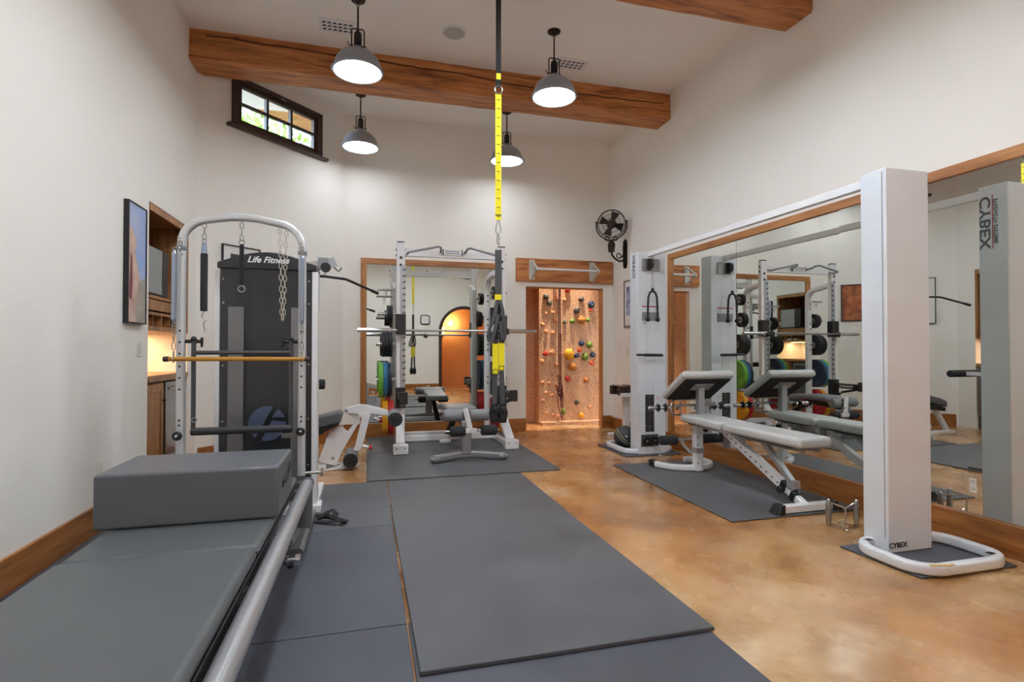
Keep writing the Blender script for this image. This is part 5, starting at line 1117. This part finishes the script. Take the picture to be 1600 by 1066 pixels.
for k, (ya, l) in enumerate(((5.24, 'pale paper stack in the third pigeonhole from the left'), (5.42, 'pale paper stack in the pigeonhole next to the tower post'))):
    b = B(); b.bx(-1.98, -1.80, ya-.05, ya+.05, 1.4115, 1.43).box((-1.88, ya, 1.441), (.17, .11, .012), (0, 0, 9)); tag(b.done('paper_stack', mat('paper', (214, 208, 198), .8)), l, 'papers')
tv = thing('television', (-2.0, 5.52, 1.671), 'grey television standing in the upper niche cabinet', 'television')
B().bx(-1.90, -1.79, 5.0, 5.60, 1.69, 2.10).done('screen_case', mat('tv_case', (36, 36, 40), .35), tv, bevel=.006)
B().bx(-1.79, -1.785, 5.005, 5.43, 1.70, 2.09).done('screen', mat('tv_screen', (150, 152, 152), .25), tv)  # flat grey stands in for the room's reflection on the screen
B().bx(-1.95, -1.80, 5.2, 5.45, 1.671, 1.695).done('stand', BLACK, tv)
lc = thing('base_cabinet', (-2.05, 5.2, 0), 'wooden base cabinet with a panelled door at the left of the niche', 'cabinet')
B().bx(NX, XL-.03, y0, 5.40, 0.02, .935).done('carcass', CABD, lc)
d_ = B().bx(XL-.03, XL-.008, y0+.01, 5.335, .05, .92).done('door', CABW, lc, bevel=.002)
B().bx(XL-.008, XL-.002, y0+.01, y0+.07, .05, .92).bx(XL-.008, XL-.002, 5.275, 5.335, .05, .92).bx(XL-.008, XL-.002, y0+.07, 5.275, .85, .92).bx(XL-.008, XL-.002, y0+.07, 5.275, .05, .13).done('door_frame', CABW, d_, bevel=.002)
B().lathe([(.006, 0), (.006, .015), (.013, .02), (.012, .028), (.001, .03)], (XL-.002, 5.30, .77), (1, 0, 0), 14).done('knob', BRONZE, d_)
ct = tag(B().bx(NX, XL+.012, y0, y1, .94, .995).done('countertop', wood('counter_wood', (186, 140, 92), (160, 114, 72), (126, 84, 52), 1, .35), bevel=.006), 'brown wooden counter spanning the niche', 'countertop')
B().bx(XL-.02, XL-.005, y0+.0, y1, .0, .0) if False else None
fg = thing('bar_fridge', (-2.05, 5.68, 0), 'stainless under-counter fridge at the right of the niche', 'fridge')
B().bx(NX, XL-.05, 5.41, y1-.003, .02, .93).done('body', BLACK, fg)
o = B().bx(XL-.05, XL-.015, 5.43, 5.47, .2, .92).bx(XL-.05, XL-.015, y1-.045, y1-.005, .2, .92).bx(XL-.05, XL-.015, 5.47, y1-.045, .87, .92).bx(XL-.05, XL-.015, 5.47, y1-.045, .2, .25).done('door_frame', STEEL, fg, bevel=.003)
B().bx(XL-.045, XL-.022, 5.47, y1-.045, .25, .87).done('door_glass', mat('fridge_door', (150, 152, 154), .2, metal=.7), fg)
B().cyl((XL-.0, 5.455, .86), (XL-.0, y1-.03, .86), .009).cyl((XL-.02, 5.48, .86), (XL, 5.48, .86), .006).cyl((XL-.02, y1-.06, .86), (XL, y1-.06, .86), .006).done('handle', STEEL, fg)
B().bx(XL-.05, XL-.03, 5.43, y1-.005, .03, .18).done('kick_grille', mat('grille_brown', (96, 84, 76), .5), fg, bevel=.003)
t = thing('wall_outlet', (NX, 5.2, 1.14), 'cream outlet on the lit backsplash of the niche', 'outlet')
t.location = (-2.3695, 5.42, 1.12)
B().bx(-2.37, -2.362, 5.38, 5.46, 1.12, 1.24).done('cover_plate', PLT, t, bevel=.002)
ls = bpy.data.lights.new('niche_lamp', 'AREA'); ls.shape = 'RECTANGLE'; ls.size = .08; ls.size_y = .8; ls.energy = 3.6; ls.color = (1, .70, .38)
lo = bpy.data.objects.new('niche_lamp', ls); COL.objects.link(lo); lo.location = (-2.1, 5.43, 1.355)
t = thing('under_cabinet_light', (-2.1, 5.43, 1.36), 'warm light strip under the niche cabinet', 'light')
B().bx(-2.14, -2.06, 5.03, 5.83, 1.358, 1.37).done('light_strip', mat('strip_glow', (255, 206, 140), .5, emit=3), t)
